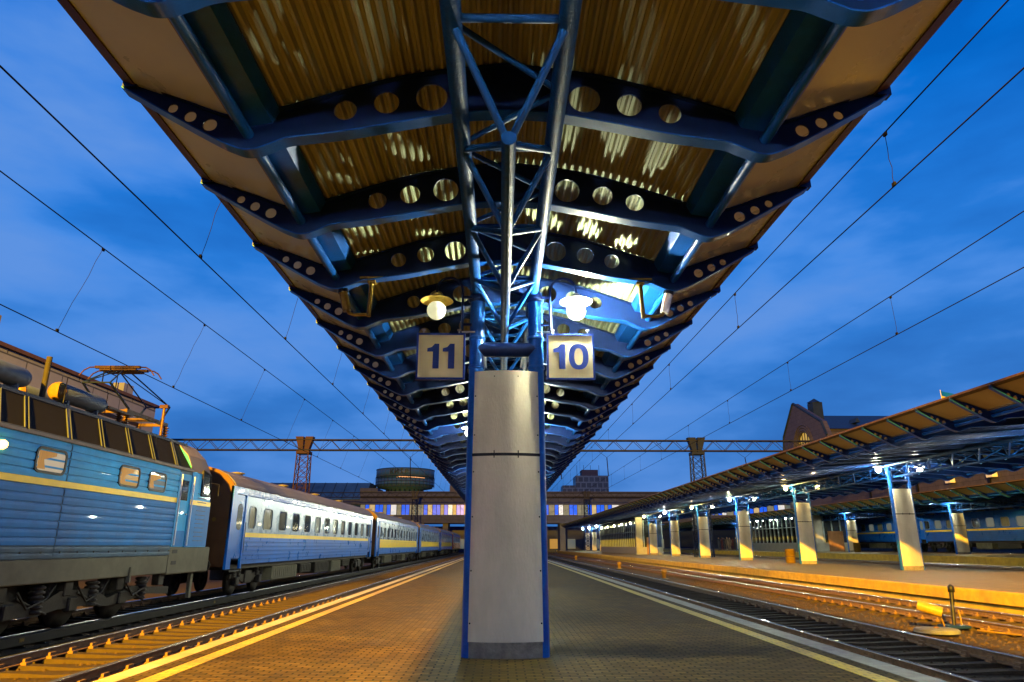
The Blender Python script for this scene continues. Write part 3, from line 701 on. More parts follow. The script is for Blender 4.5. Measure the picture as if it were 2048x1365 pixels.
        for yy in (14.82, 19.9):
            MB().loft([[(s * (G0[0] + .02), yy - .07, G0[1]), (s * (G0[0] + .02), yy + .07, G0[1]), (s * (G0[0] - .02), yy + .07, G0[1]), (s * (G0[0] - .02), yy - .07, G0[1])], [(s * (G1[0] + .02), yy + .48, G1[1]), (s * (G1[0] + .02), yy + .62, G1[1]), (s * (G1[0] - .02), yy + .62, G1[1]), (s * (G1[0] - .02), yy + .48, G1[1])]]).build('louvre_post', M['lframe'], t)
    rf = MB(); rp = [(S - .06, 3.64), (S - .60, 4.45), (S - .57, 4.50), (S - .85, 4.56), (0, 4.62)]; rp = rp + [(-a_, b_) for a_, b_ in reversed(rp[:-1])]
    rf.loft([[(px, y, pz) for px, pz in rp] for y in (y0, 21.3)]); rf.build('roof', M['roofgrey'], t)
    MB().loft([[(px, y, z) for px, z in ((S - .63, 4.44), (S - .56, 4.44), (S - .56, 4.52), (S - .63, 4.52))] for y in (y0, 21.5)]).build('roof_rail', M['lframe'], t)
    # frame skirt
    sk = MB(); sk.box(-S - .0, S + .0, y0, 20.0, .76, 1.235, .02); sk.build('skirt', M['skirt'], t)
    sk = MB(); sk.box(-S, S, 20.003, y1 - .06, .72, 1.455, .03); sk.build('cab_skirt', M['skirt'], t)
    for z in (1.28, .98): MB().box(S - .03, S + .006, 20.22, 20.52, z, z + .10).build('step_hole', M['black'], t)
    MB().box(S - .05, S + .05, 18.0, 18.06, .62, .98).build('side_bracket', M['skirt'], t)
    # underframe: two three-axle bogies
    wm = wheel_mb(.60); sm = spring_mb(.56, .15); wo = so = None
    for b0 in (5.2, 16.2):
        bg_ = MB()
        for s in (-1, 1):
            bg_.loft([[(s * 1.18, y, z0), (s * 1.32, y, z0), (s * 1.32, y, z1), (s * 1.18, y, z1)] for y, z0, z1 in ((b0 - 3.0, .28, .45), (b0 - 2.4, .18, .52), (b0 - 1.3, .12, .30), (b0 - .6, .20, .56), (b0 + .6, .20, .56), (b0 + 1.3, .12, .30), (b0 + 2.4, .18, .52), (b0 + 3.2, .28, .45), (b0 + 4.4, .20, .40))])
            for k in range(4): bg_.box(s * 1.25 - .10, s * 1.25 + .10, b0 - 2.6 + k * 2.1, b0 - 2.3 + k * 2.1, .45, .75, .02)
            for k in range(3): bg_.tube((s * 1.33, b0 - 2.0 + k * 2.0, .50), (s * 1.33, b0 - 1.0 + k * 2.0, .14), .03, 6); bg_.path([(s * 1.40, b0 - 2.1 + k * 2, .62), (s * 1.44, b0 - 1.8 + k * 2, .30), (s * 1.42, b0 - 1.2 + k * 2, .45), (s * 1.38, b0 - .9 + k * 2, .70)], .022, 6)
            for k in range(3): bg_.box(s * 1.30 - .08, s * 1.30 + .08, b0 - 2.18 + k * 2.05 - .17, b0 - 2.18 + k * 2.05 + .17, .12, .42, .03)
        bo = bg_.build('bogie', M['bogie'], t)
        for k in range(3):
            for s in (-1, 1):
                rot = (0, 0, 0 if s > 0 else PI)
                if wo is None: wo = wm.build('wheel', M['bogie'], bo, (s * 1.02, b0 - 2.18 + k * 2.05, .40), rot)
                else: put('wheel', wo.data, bo, (s * 1.02, b0 - 2.18 + k * 2.05, .40), rot)
        for yy in (b0 - 3.0, b0 - 1.35, b0 + .6, b0 + 2.85):
            for s in (-1, 1):
                if so is None: so = sm.build('coil_spring', M['bogie'], bo, (s * 1.30, yy, .16))
                else: put('coil_spring', so.data, bo, (s * 1.30, yy, .16))
    MB().box(-1.3, 1.35, 9.4, 12.9, .05, .75, .06).build('battery_box', M['skirt'], t)
    for s in (-1, 1): MB().box(s * 1.22 - .05, s * 1.22 + .05, y1 - .75, y1 - .60, -.02, .72).build('rail_guard', M['skirt'], t)
    # roof gear
    for xx, ya in ((.42, 15.55), (.42, 12.6), (-.55, 15.6)):
        tk = MB(); tk.lathe([(.001, 0), (.12, .0), (.18, .04), (.215, .12), (.215, 1.75), (.18, 1.86), (.001, 1.90)], (xx, ya, 4.92), 20, 'y'); o = tk.build('air_tank', M['tank'], t)
        tk = MB(); tk.lathe([(.001, -.02), (.12, -.018), (.18, .0), (.219, .08)], (xx, ya, 4.92), 20, 'y'); tk.build('tank_end_lit', M['ochre'], o)  # ochre cap: yellow sodium light on the tank end put into its colour
        for yq in (.3, 1.5): MB().box(xx - .15, xx + .15, ya + yq, ya + yq + .06, 4.58, 4.74).build('saddle', M['tank'], o)
    MB().path([(.62, 15.6, 4.6), (.62, 15.6, 5.24), (.62, 17.3, 5.24), (.62, 17.3, 4.7)], .012, 6).build('roof_handrail', M['black'], t)
    MB().tube((.55, 14.95, 4.6), (.55, 14.95, 5.55), .06, 10).build('roof_pipe', M['trough'], t)
    pn = MB()
    for s in (-.42, .42): pn.box(s - .04, s + .04, 18.6, 21.0, 4.98, 5.08)
    for y in (18.65, 20.0, 20.9): pn.box(-.42, .42, y - .04, y + .04, 4.97, 5.06)
    po = pn.build('pantograph', M['trim'], t)
    arm = MB()
    for s in (-.40, .40):
        arm.tube((s, 18.9, 5.05), (s * .9, 17.75, 5.62), .035, 8, .028); arm.tube((s * .9, 17.75, 5.62), (s * .35, 18.7, 6.22), .02, 8)
        arm.tube((s, 20.6, 5.05), (s * .9, 21.15, 5.62), .035, 8, .028); arm.tube((s * .9, 21.15, 5.62), (s * .35, 19.0, 6.22), .02, 8)
    arm.tube((-.36, 17.75, 5.62), (.36, 17.75, 5.62), .022, 8); arm.tube((-.36, 21.15, 5.62), (.36, 21.15, 5.62), .022, 8)
    arm.tube((-.36, 17.75, 5.62), (.14, 18.7, 6.22), .014, 6); arm.tube((.36, 21.15, 5.62), (-.14, 19.0, 6.22), .014, 6)
    arm.build('pantograph_arm', M['gantryblue'], po)
    hd = MB()
    for y in (18.62, 19.05): hd.box(-.62, .62, y - .05, y + .05, 6.22, 6.29)
    hd.box(-.5, .5, 18.6, 19.1, 6.17, 6.215); hd.build('contact_head', M['trim'], po)
    hn = MB()
    for y in (18.62, 19.05):
        for s in (-1, 1): hn.path([(s * .60, y, 6.26), (s * .78, y, 6.25), (s * .92, y, 6.17), (s * 1.03, y, 6.02)], .02, 6)
    hn.build('horn', M['ceramic'], po)
    def insul(y, xx, z0, z1):
        a = MB(); n = 5; prof = [(.04, 0)]
        for i in range(n): h = (z1 - z0) * i / n; prof += [(.05, h + .01), (.11, h + (z1 - z0) / n * .45), (.05, h + (z1 - z0) / n * .8)]
        prof.append((.04, z1 - z0)); a.lathe(prof, (xx, y, z0), 14); a.build('insulator', M['ceramic'], t)
    for y in (18.65, 20.95):
        for xx in (-.42, .42): insul(y, xx, 4.58, 4.98)
    insul(18.1, .55, 4.56, 4.86); MB().box(.45, .65, 17.4, 18.6, 4.86, 4.92).build('busbar', M['trim'], t)
    MB().tube((.62, 20.3, 4.55), (.62, 20.3, 5.50), .045, 8).build('roof_pipe', M['ceramic'], t); MB().box(.5, .74, 20.24, 20.36, 5.42, 5.52).build('pipe_head', M['ceramic'], t)
    return t
locomotive('light blue electric locomotive with yellow stripe, dark louvres and raised pantograph', -10.67, 3.0, 22.85)

def coach_proto(label, L=26.9, upper='silver', lower='cblue', stripe='ystripe', band=None, doors=True, z0=.0, roofm='roofgrey', glass=('curtain', 'glass', 'glass', 'glass', 'litdim', 'glass')):
    t = thing('passenger_coach', label, 'railway coach', (0, 0, 0), 0, 'passenger coaches standing in the trains'); S = 1.47
    B, SL0, SL1, U0, U1 = .86, 1.78, 1.945, 3.22, 3.48
    rp = [(S, U1), (S + .02, U1 + .02), (S - .05, 3.62), (S - .28, 3.86), (S - .65, 4.04), (.45, 4.15), (0, 4.18)]; rp = rp + [(-a, b) for a, b in reversed(rp[:-1])]
    MB().loft([[(x, y, z) for x, z in rp] for y in (.12, L - .12)]).build('roof', M[roofm], t)
    for s in (-1, 1):
        a = MB(); pts = [(S, B)]; z = .98
        while z < SL0 - .1: pts += [(S, z), (S + .018, z + .02), (S + .018, z + .06), (S, z + .08)]; z += .155
        pts += [(S, SL0)]
        a.loft([[(s * x, y, z) for x, z in pts] for y in (1.45, L - 1.45)], False, False, False)
        a.build('lower_side', M[lower], t)
    for s in (-1, 1): MB().box(min(s * S, s * (S - .02)), max(s * S, s * (S - .02)), 1.45, L - 1.45, SL0 + .003, SL1 - .003).build('stripe', M[stripe], t)
    if band:
        for s in (-1, 1): MB().box(min(s * (S + .021), s * (S - .02)), max(s * (S + .021), s * (S - .02)), 1.46, L - 1.46, band[1], band[2]).build('colour_band', M[band[0]], t)
    # window band as wall with real openings
    n = 12; pitch = 1.93; wy = [3.35 + pitch * k for k in range(n)]; holes = []
    wl = [rrect(y, y + 1.02, 2.10, 2.86, .17) for y in wy]; wl.append(rrect(1.75, 2.45, 2.10, 2.86, .17)) 
    for s in (-1, 1):
        a = MB(); lo, hi = sorted((s * S, s * (S - .035)))
        a.prism([(1.45, SL1), (L - 1.45, SL1), (L - 1.45, U0), (1.45, U0)], lo, hi, 'x', wl); a.build('window_band', M[upper], t)
        for i, h in enumerate(wl):
            p = MB(); p.prism(h, *sorted((s * (S - .030), s * (S - .022))), 'x'); cy = sum(q[0] for q in h) / len(h); hw = max(q[0] for q in h) - cy
            f = MB(); f.prism(rrect(cy - hw - .035, cy + hw + .035, 2.065, 2.895, .19), *sorted((s * (S - .004), s * (S + .014))), 'x', [h]); fo = f.build('window', M['frame'], t)
            p.build('pane', M[glass[i % len(glass)]], fo)
    for s in (-1, 1):
        a = MB(); a.loft([[(s * x, y, z) for x, z in ((S, U0), (S + .015, U0 + .03), (S + .015, U0 + .07), (S, U0 + .09), (S, U1), (S - .03, U1), (S - .03, U0))] for y in (1.45, L - 1.45)], True)
        a.build('upper_side', M['cblue2' if upper == 'silver' else lower], t)
    # vestibule ends with doors
    for e0 in (0, 1):
        yy = (lambda y: L - y) if e0 else (lambda y: y)
        for s in (-1, 1):
            d = MB(); ya, yb = sorted((yy(.42), yy(1.30)))
            d.prism(rrect(ya, yb, 1.06, 3.22, .16), *sorted((s * (S - .07), s * (S - .03))), 'x'); do = d.build('door', M[lower if upper == 'silver' else lower], t)
            g_ = MB(); g_.prism(rrect(ya + .2, yb - .2, 2.02, 2.92, .2), *sorted((s * (S - .03), s * (S - .022))), 'x'); g_.build('pane', M['litdim'], do)
            MB().tube((s * (S + .04), yy(1.36), 1.25), (s * (S + .04), yy(1.36), 2.3), .018, 6).build('hand_rail', M['frame'], do)
            w_ = MB(); xa, xb = sorted((s * S, s * (S - .09)))
            ca, cb = sorted((yy(0), yy(.40))); w_.box(xa, xb, ca, cb, .72, U1); ca, cb = sorted((yy(1.32), yy(1.449))); w_.box(xa, xb, ca, cb, .72, U1); ca, cb = sorted((yy(.40), yy(1.32))); w_.box(xa, xb, ca, cb, 3.24, U1); w_.build('vestibule_wall', M[lower], t)
            MB().box(*sorted((s * (S - .25), s * (S - .02))), ca, cb, .62, .68).build('step', M['bogie'], t)
        ew = MB(); ya, yb = sorted((yy(.0), yy(.06))); ew.prism([(x, z) for x, z in [(-S + .092, .8), (S - .092, .8)] + [(x * .985, z) for x, z in rp[1:-1]]], ya - .0, yb, 'y'); ew.build('end_wall', M['endwall'], t)
        gw = MB(); ya, yb = sorted((yy(-.42), yy(0))); gw.box(-.62, .62, ya, yb, .95, 3.3, .05); gw.build('gangway', M['black'], t)
        bf = MB()
        for s in (-.88, .88): bf.tube((s, yy(0), .86), (s, yy(-.40), .86), .09, 10); bf.tube((s, yy(-.40), .86), (s, yy(-.46), .86), .24, 12)
        bf.build('buffer', M['bogie'], t)
        lw = MB(); lw.lathe([(.001, 0), (.07, 0)], (.9, yy(-.01), 2.35), 12, 'y'); lw.build('tail_lamp', M['ochre'], t)
    # underframe
    MB().box(-1.3, 1.3, .3, L - .3, .70, .855).build('underframe', M['bogie'], t)
    for ya, yb, zb, m_ in ((5.6, 9.2, .12, 'skirt'), (9.8, 11.6, .25, 'bogie'), (12.4, 15.3, .15, 'bogie'), (16.0, 18.2, .10, 'skirt'), (18.8, 20.6, .3, 'bogie')):
        a = MB(); a.box(-1.28, 1.28, ya, yb, zb, .68, .04); q = ya + .15
        while q < yb - .2: a.box(1.275, 1.30, q, q + .05, zb + .08, .62); q += .28
        a.build('equipment_box', M[m_], t)
    wm = wheel_mb(.475); wo = None; sp_ = spring_mb(.34, .12); so = None
    for b0 in (2.95, L - 2.95):
        bg_ = MB()
        for s in (-1, 1):
            bg_.loft([[(s * 1.08, b0 + y, za), (s * 1.20, b0 + y, za), (s * 1.20, b0 + y, zb), (s * 1.08, b0 + y, zb)] for y, za, zb in ((-1.75, .38, .52), (-1.0, .40, .56), (-.5, .22, .48), (.5, .22, .48), (1.0, .40, .56), (1.75, .38, .52))])
            for q in (-1.2, 1.2): bg_.box(s * 1.20 - .1, s * 1.20 + .1, b0 + q - .16, b0 + q + .16, .12, .42, .03)
            bg_.box(s * 1.16 - .08, s * 1.16 + .08, b0 - .35, b0 + .35, .15, .62, .03)
        bo = bg_.build('bogie', M['bogie'], t)
        for q in (-1.2, 1.2):
            for s in (-1, 1):
                rot = (0, 0, 0 if s > 0 else PI)
                if wo is None: wo = wm.build('wheel', M['bogie'], bo, (s * 1.0, b0 + q, .28), rot)
                else: put('wheel', wo.data, bo, (s * 1.0, b0 + q, .28), rot)
                for dq in (-.27, .27):
                    if so is None: so = sp_.build('coil_spring', M['bogie'], bo, (s * 1.17, b0 + q + dq, .40))
                    else: put('coil_spring', so.data, bo, (s * 1.17, b0 + q + dq, .40))
    a = MB()
    for y in (4, 10, 16, 22): a.lathe([(.22, 0), (.22, .12), (.30, .13), (.30, .17), (.001, .22)], (0, y, 4.14), 14)
    a.build('roof_vents', M[roofm], t)
    return t
c1 = coach_proto('blue coach with silver window band and yellow stripe right behind the locomotive'); c1.location = (-10.67, 24.25, 0)
c2 = coach_proto('second coach from the locomotive with broad yellow lower bands', lower='cblue', band=('ystripe', 1.32, 1.775)); c2.location = (-10.67, 53.0, 0)
c3 = copy_tree(c2); c3.location = (-10.67, 81.6, 0); c3['label'] = 'third coach from the locomotive, silver and yellow'
c4 = coach_proto('red sided coach near the far end of the left train', lower='cred', stripe='cred'); c4.location = (-10.67, 138.8, 0)
c5 = copy_tree(c2); c5.location = (-10.67, 110.2, 0); c5['label'] = 'fourth coach from the locomotive, just before the red one'
d1 = coach_proto('deep blue coach with yellow stripe at the right edge of the photo', upper='cblue2', lower='cblue2', glass=('litdim', 'curtain', 'litdim', 'glass')); d1.location = (46.0, 48.0, 1.03)
d2 = copy_tree(d1); d2.location = (46.0, 76.4, 1.03); d2['label'] = 'deep blue coach with yellow stripe between the far columns and the pavilion'
d3 = copy_tree(d1); d3.location = (46.0, 104.8, 1.03); d3['label'] = 'deep blue coach mostly hidden behind the third platform pavilion'

# ------------------------------------------------------------------ gantries
def gantry(y, zt, hb, txs, x0, x1, label, w0=1.7, w1=1.25, lo_m='gantrylit'):
    t = thing('catenary_gantry', label, 'gantry', (0, y, -.38), 0, 'lattice gantries over the tracks')
    for tx in txs:
        a = MB(); leg = lambda z: (w0 + (w1 - w0) * z / zt) / 2
        for sx in (-1, 1):
            for sy in (-1, 1): a.tube((tx + sx * leg(0), sy * leg(0), 0), (tx + sx * leg(zt - .4), sy * leg(zt - .4), zt - .4), .075, 6)
        z = 0; k = 0
        while z < zt - 1.2:
            z2 = z + 1.15; q, q2 = leg(z), leg(z2)
            for sy in (-1, 1):
                a.tube((tx - q, sy * q, z), (tx + q2, sy * q2, z2), .035, 5); a.tube((tx + q, sy * q, z), (tx - q2, sy * q2, z2), .035, 5)
                a.tube((tx - q2, sy * q2, z2), (tx + q2, sy * q2, z2), .03, 5)
                a.tube((tx + sy * q, -q, z), (tx + sy * q2, q2, z2), .035, 5); a.tube((tx + sy * q, q, z), (tx + sy * q2, -q2, z2), .035, 5)
            z = z2; k += 1
        a.build('tower', M[lo_m if tx < 0 else 'gantryblue'], t)
        h = MB(); h.box(tx - w1 / 2 - .1, tx + w1 / 2 + .1, -w1 / 2 - .1, w1 / 2 + .1, zt - .45, zt - .15)
        for s in (-1, 1): h.loft([[(tx + s * .08, -.4, zt - .15), (tx + s * .50, -.4, zt - .15), (tx + s * .50, .4, zt - .15), (tx + s * .08, .4, zt - .15)], [(tx + s * .12, -.45, zt + hb + .35), (tx + s * 1.0, -.45, zt + hb + .35), (tx + s * 1.0, .45, zt + hb + .35), (tx + s * .12, .45, zt + hb + .35)]])
        h.build('tower_head', M[lo_m if tx < 0 else 'gantryblue'], t)
    b = MB()
    for sy in (-.4, .4):
        for z in (zt, zt + hb): b.tube((x0, sy, z), (x1, sy, z), .065, 6)
    x = x0; k = 0
    while x < x1 - .5:
        x2 = min(x + 1.15, x1)
        for sy in (-.4, .4):
            za, zb = (zt, zt + hb) if k % 2 == 0 else (zt + hb, zt); b.tube((x, sy, za), (x2, sy, zb), .032, 5)
        b.tube((x, -.4, zt + hb), (x2, .4, zt + hb), .025, 5); x = x2; k += 1
    b.build('lattice_beam', M['gantry'], t)
    return t
G1 = gantry(78.0, 12.2, 1.15, (-22.2, 22.4), -48, 66, 'nearer lattice gantry crossing the sky with one reddish and one grey tower')
G2 = gantry(168.0, 12.9, 1.1, (-20.4, 20.8), -46, 60, 'smaller far lattice gantry in front of the station bridge', lo_m='gantryblue')

# ------------------------------------------------------------------ overhead wires
def zs(y, z, sag):
    y0, y1 = (-12, 78) if y < 78 else (78, 168)
    u = (y - y0) / (y1 - y0); return z - sag * 4 * u * (1 - u)
def catenary(label, xm, zm, xc, zc, first, step, sag=.0, n=18):
    t = thing('overhead_line', label, 'overhead line', (0, 0, 0), 0, 'overhead lines above the tracks')
    yy = [-12 + 6 * k for k in range(31)]
    MB().path([(xm, y, zs(y, zm, sag)) for y in yy], .014, 6).build('messenger_wire', M['wire'], t)
    MB().path([(xc, y, zc) for y in yy], .013, 6).build('contact_wire', M['wire'], t)
    y = first; k = 0
    while y < 165 and k < n:
        a = MB(); z1 = zs(y, zm, sag); pts = []
        m = 6
        for i in range(m + 1):
            u = i / m; pts.append((xm + (xc - xm) * u + (random.uniform(-.012, .012) if 0 < i < m else 0), y + (random.uniform(-.02, .02) if 0 < i < m else 0), z1 + (zc - z1) * u))
        a.path(pts, .006, 5); a.box(xc - .02, xc + .02, y - .04, y + .04, zc, zc + .07); a.box(xm - .02, xm + .02, y - .04, y + .04, z1 - .07, z1)
        a.build('dropper', M['wire'], t); y += step; k += 1
    # insulated hanger from the nearer gantry
    for gy, gz in ((78.0, 11.82),):
        z1 = zs(gy, zm, sag); a = MB(); a.tube((xm - 1.1, gy, gz), (xm - .1, gy, gz - .75), .018, 5); a.tube((xm + .9, gy, gz), (xm - .1, gy, gz - .75), .018, 5); a.build('hanger', M['wire'], t)
        b = MB(); L_ = gz - .75 - z1; b.tube((xm - .1, gy, gz - .75), (xm, gy, z1), .05, 6); b.build('insulator_rod', M['wire'], t)
    return t
catenary('overhead line above the left track nearest the canopy', -5.9, 9.30, -6.30, 7.26, 13.3, 5.9)
catenary('overhead line above the blue locomotive', -10.1, 8.72, -10.85, 6.50, 16.1, 6.2)
catenary('overhead line above the track right of the near platform', 6.9, 8.63, 6.9, 7.55, 10.6, 8.2)
catenary('overhead line above the track in front of the far platform', 12.2, 8.98, 12.2, 7.72, 11.9, 8.0)
catenary('thin overhead line beyond the far platform', 28.0, 10.2, 28.0, 8.4, 60, 9, n=8)

# ------------------------------------------------------------------ station bridge with lit windows
bY = 180.0
br = thing('station_bridge', 'long salmon station bridge with a lit window strip across the tracks', 'bridge building', (0, bY, 0))
px = lambda p, Y: p * Y / 1425.0                      # metres at depth Y for an offset in degrees of arc of the survey
X0, X1 = -36.0, 93.0
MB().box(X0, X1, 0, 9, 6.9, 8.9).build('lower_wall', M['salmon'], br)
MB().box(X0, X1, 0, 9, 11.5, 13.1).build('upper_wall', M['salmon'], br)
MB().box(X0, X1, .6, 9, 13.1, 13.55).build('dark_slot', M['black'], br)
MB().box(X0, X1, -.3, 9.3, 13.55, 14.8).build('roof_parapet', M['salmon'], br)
MB().box(X0, X1, 1.6, 8.8, 8.9, 11.5).build('corridor_wall', mat('bridge_interior', (.45, .40, .25), .7, emit=(1, .86, .5), es=.20), br)
random.seed(3)
x = X0 + .3; k = 0
pan = {n_: mat(n_, c_, .2, var=.5, scale=.9, emit=e_, es=s_) for n_, c_, e_, s_ in (('shop_pane_yellow', (.3, .28, .15), (1, .90, .55), .28), ('shop_pane_white', (.4, .4, .4), (.65, .85, 1), .6), ('shop_pane_blue', (.02, .06, .4), (.0, .12, 1), .8), ('shop_pane_dim', (.12, .13, .12), (.6, .7, .55), .16))}
seq = ['shop_pane_dim', 'shop_pane_blue', 'shop_pane_yellow', 'shop_pane_blue', 'shop_pane_blue', 'shop_pane_dim', 'shop_pane_blue', 'shop_pane_white', 'shop_pane_dim', 'shop_pane_blue', 'shop_pane_blue', 'shop_pane_dim']
while x < X1 - 2 and k < 99:
    wd_ = random.choice((.8, 1.1, 1.4, 1.7)); wd_ = .9 if seq[k % 12] == 'shop_pane_blue' else wd_
    MB().box(x, x + wd_, .25, .31, 9.0, 11.45).build('window_pane', pan[seq[k % 12]], br)
    mb_ = MB(); mb_.box(x + wd_, x + wd_ + .12, .15, .36, 8.9, 11.5); mb_.build('mullion', M['gantryblue'], br); x += wd_ + .12; k += 1
fl = MB(); bl = glow('fairy_light', (.06, .22, 1), 5.)
for i in range(3400):
    xx = random.uniform(X0 + 4, X1); zz = 11.45 - abs(random.gauss(0, .42 + .25 * math.sin(xx * 1.3))); r = random.uniform(.07, .15)
    fl.mesh([(xx - r, -.05, zz), (xx + r, -.05, zz), (xx, -.05 - r, zz), (xx, -.05 + r, zz), (xx, -.05, zz - r), (xx, -.05, zz + r)], [(0, 2, 5), (2, 1, 5), (1, 3, 5), (3, 0, 5), (2, 0, 4), (1, 2, 4), (3, 1, 4), (0, 3, 4)])
tag(fl.build('fairy_lights', bl), 'blue and white fairy lights hanging along the bridge windows', 'fairy lights', kind='stuff')
for k, x in enumerate((-33, -14, 2, 16, 33, 52, 72)):
    a = MB(); a.box(x - .7, x + .7, 1, 8, -.4, 6.897, .05); a.build('pier', M['concrete'], br)
un = thing('station_hall', 'dark station hall behind the piers under the bridge', 'station building', (0, 200, 0))
MB().box(-60, 110, 0, 8, -.4, 6.6).build('wall', M['blue_dark'], un)
for k, x in enumerate([-18, -12, -8, -3, 3, 9, 14, 19, 27, 36, 44]):
    MB().box(x, x + 2.2, -.08, -.02, .6, 3.2).build('window', M['litdim'] if k % 3 else M['litglass'], un)
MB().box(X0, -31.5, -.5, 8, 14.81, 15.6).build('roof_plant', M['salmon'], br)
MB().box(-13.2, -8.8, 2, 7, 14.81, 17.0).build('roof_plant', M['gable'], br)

# left of the bridge: glazed hall, round restaurant drum
gh = thing('glazed_hall', 'low hall with sloping dark blue glass roofs left of the round tower', 'station building', (0, 190, 0))
a = MB(); a.loft([[(x, 0, 11.0), (x, 0, 13.6), (x, 6, 18.3), (x, 16, 18.3), (x, 16, 11.0)] for x in (-66, -36.5)]); a.build('glass_roof', M['blueglass'], gh)
a = MB(); a.loft([[(x, -4, 7.0), (x, -4, 9.8), (x, -.5, 12.0), (x, -.1, 12.0), (x, -.1, 7.0)] for x in (-66, -40.0)]); a.build('lower_glass_roof', M['blueglass'], gh)
MB().box(-66, -37.0, -1.0, -.01, 12.0, 13.3).build('parapet', M['salmon'], gh); MB().box(-66, -38, 0, 14, 0, 10.98).build('wall', M['salmon'], gh)
for x in range(-64, -37, 3): MB().tube((x, -.05, 13.7), (x, 5.95, 18.4), .06, 5).build('glazing_bar', M['gantryblue'], gh)
dr = thing('round_tower', 'round grey tower with dark lettering above the bridge', 'tower', (-28.4, 208, 0))
a = MB(); a.lathe([(5.0, 14.0), (5.2, 17.2), (8.0, 17.7), (8.5, 18.5)], n=48); a.build('neck', M['drum'], dr)
a = MB(); a.lathe([(8.5, 18.5), (8.5, 20.2), (8.2, 20.25), (8.2, 20.7), (8.6, 20.75), (8.6, 23.0), (8.3, 23.1), (.01, 23.3)], n=56); a.build('drum', M['drum'], dr)
for z in (18.5, 19.3, 20.3, 20.7, 22.95):
    a = MB(); a.lathe([(8.62, z - .05), (8.72, z - .05), (8.72, z + .05), (8.62, z + .05)], n=56); a.build('ring', M['gantryblue'], dr)
a = MB()
for k in range(40): b = 2 * PI * k / 40; a.tube((8.68 * math.cos(b), 8.68 * math.sin(b), 17.9), (8.68 * math.cos(b), 8.68 * math.sin(b), 20.7), .05, 5)
a.build('lattice', M['gantryblue'], dr)
a = MB()
for k in range(24): b = 2 * PI * k / 24; a.tube((6.3 * math.cos(b), 6.3 * math.sin(b), 14.2), (5.4 * math.cos(b + .13), 5.4 * math.sin(b + .13), 17.3), .10, 5); a.tube((6.3 * math.cos(b), 6.3 * math.sin(b), 14.2), (5.4 * math.cos(b - .13), 5.4 * math.sin(b - .13), 17.3), .10, 5)
a.build('struts', M['gantryblue'], dr)
for i, ch in enumerate('КИЇВ'):
    b = R(-90) + (i - 2.0) * .168; me = textmesh(ch, 1.75, .06, .03); me.materials.append(M['letters']); put('letter', me, dr, (8.70 * math.cos(b), 8.70 * math.sin(b), 21.85), (R(90), 0, b + R(90)))
a = MB(); a.path([(8.76 * math.cos(R(d)), 8.76 * math.sin(R(d)), 20.42 - .0035 * (d + 95)) for d in range(-95, -39, 4)], .07, 5); a.build('neon_line', glow('orange_neon', (1, .35, .08), 1.2), dr)
for k in range(9):
    b = R(-98 + 5 * k); MB().tube((8.77 * math.cos(b), 8.77 * math.sin(b), 20.18), (8.77 * math.cos(b), 8.77 * math.sin(b), 20.46 if k % 2 else 20.36), .06, 5).build('neon_stroke', bpy.data.materials['orange_neon'], dr)

ho = thing('hotel', 'distant blue stepped tower block above the bridge right of the column', 'tower block', (0, 400, 0)); ho.scale = (1, 1, 1.10)
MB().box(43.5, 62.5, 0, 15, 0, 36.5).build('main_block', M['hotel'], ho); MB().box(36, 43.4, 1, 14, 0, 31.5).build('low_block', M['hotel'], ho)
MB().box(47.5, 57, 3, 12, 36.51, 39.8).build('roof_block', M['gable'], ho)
for x in (45, 49, 53, 58): MB().tube((x, 6, 36.5), (x, 6, 42.5), .12, 5).build('mast', M['gantryblue'], ho)

# lilac building beyond the left train
lb = thing('office_building', 'lilac panelled building with blue edged window strip beyond the locomotive', 'building', (-31, 0, 0))
MB().box(-14, 0, -10, 61, -.4, 9.6).build('lower_wall', M['lilac'], lb); MB().box(-14, .03, -10, 61, 10.85, 13.3).build('upper_wall', M['lilac'], lb)
MB().box(-14, .25, -10.2, 61.2, 13.303, 13.55).build('cornice', M['trim'], lb)
MB().box(-.6, .06, -10, 61, 10.35, 10.847).build('blue_fascia', M['cblue'], lb)
for k in range(34): MB().box(-.35, -.05, -9 + 2.05 * k, -7.05 + 2.05 * k, 9.603, 10.345).build('window', mat('greenish_window_%d' % k, (.10, .13, .10), .15, var=.3, scale=1, emit=(.75, .95, .6), es=.20 if k % 3 else .42) if k < 2 else bpy.data.materials['greenish_window_%d' % (k % 2)], lb)
MB().box(-3, -1, 40, 42, 13.56, 15.6).build('roof_vent', M['roofgrey'], lb); MB().path([(-1, 54, 13.5), (-1, 54, 15.0), (-1, 56, 15.0), (-1, 56, 13.5)], .05, 6).build('roof_ladder', M['black'], lb)
MB().box(-1.6, -.6, 56.5, 58, 13.56, 14.6).build('roof_hatch', M['lilac'], lb)

# ------------------------------------------------------------------ station building on the right
sb = thing('station_building', 'long sandstone station wing with rows of tall dark windows on the right', 'station building', (60, 0, 0))
MB().box(0, 14, 66, 125, 0, 11.2).build('lower_wall', M['sandstone'], sb); MB().box(.35, 14, 66, 125, 11.45, 14.2).build('window_wall', M['sandstone'], sb)
MB().box(-.25, 14, 65.8, 125.2, 11.2, 11.447).build('sill_band', M['gable'], sb); MB().box(-.3, 14, 65.8, 125.2, 14.203, 15.0).build('cornice', M['gable'], sb)
MB().box(-.08, 0, 66, 125, 8.7, 8.9).build('string_course', M['gable'], sb)
lit = (27, 28, 30)
for k in range(33):
    MB().box(.22, .345, 67 + 1.72 * k, 67.95 + 1.72 * k, 11.6, 14.0).build('window', M['litglass'] if k in lit else M['glass'], sb)
for y in (84, 99, 112): MB().box(-.22, -.0, y - .2, y + .2, 3, 11.2).build('downpipe', M['black'], sb)
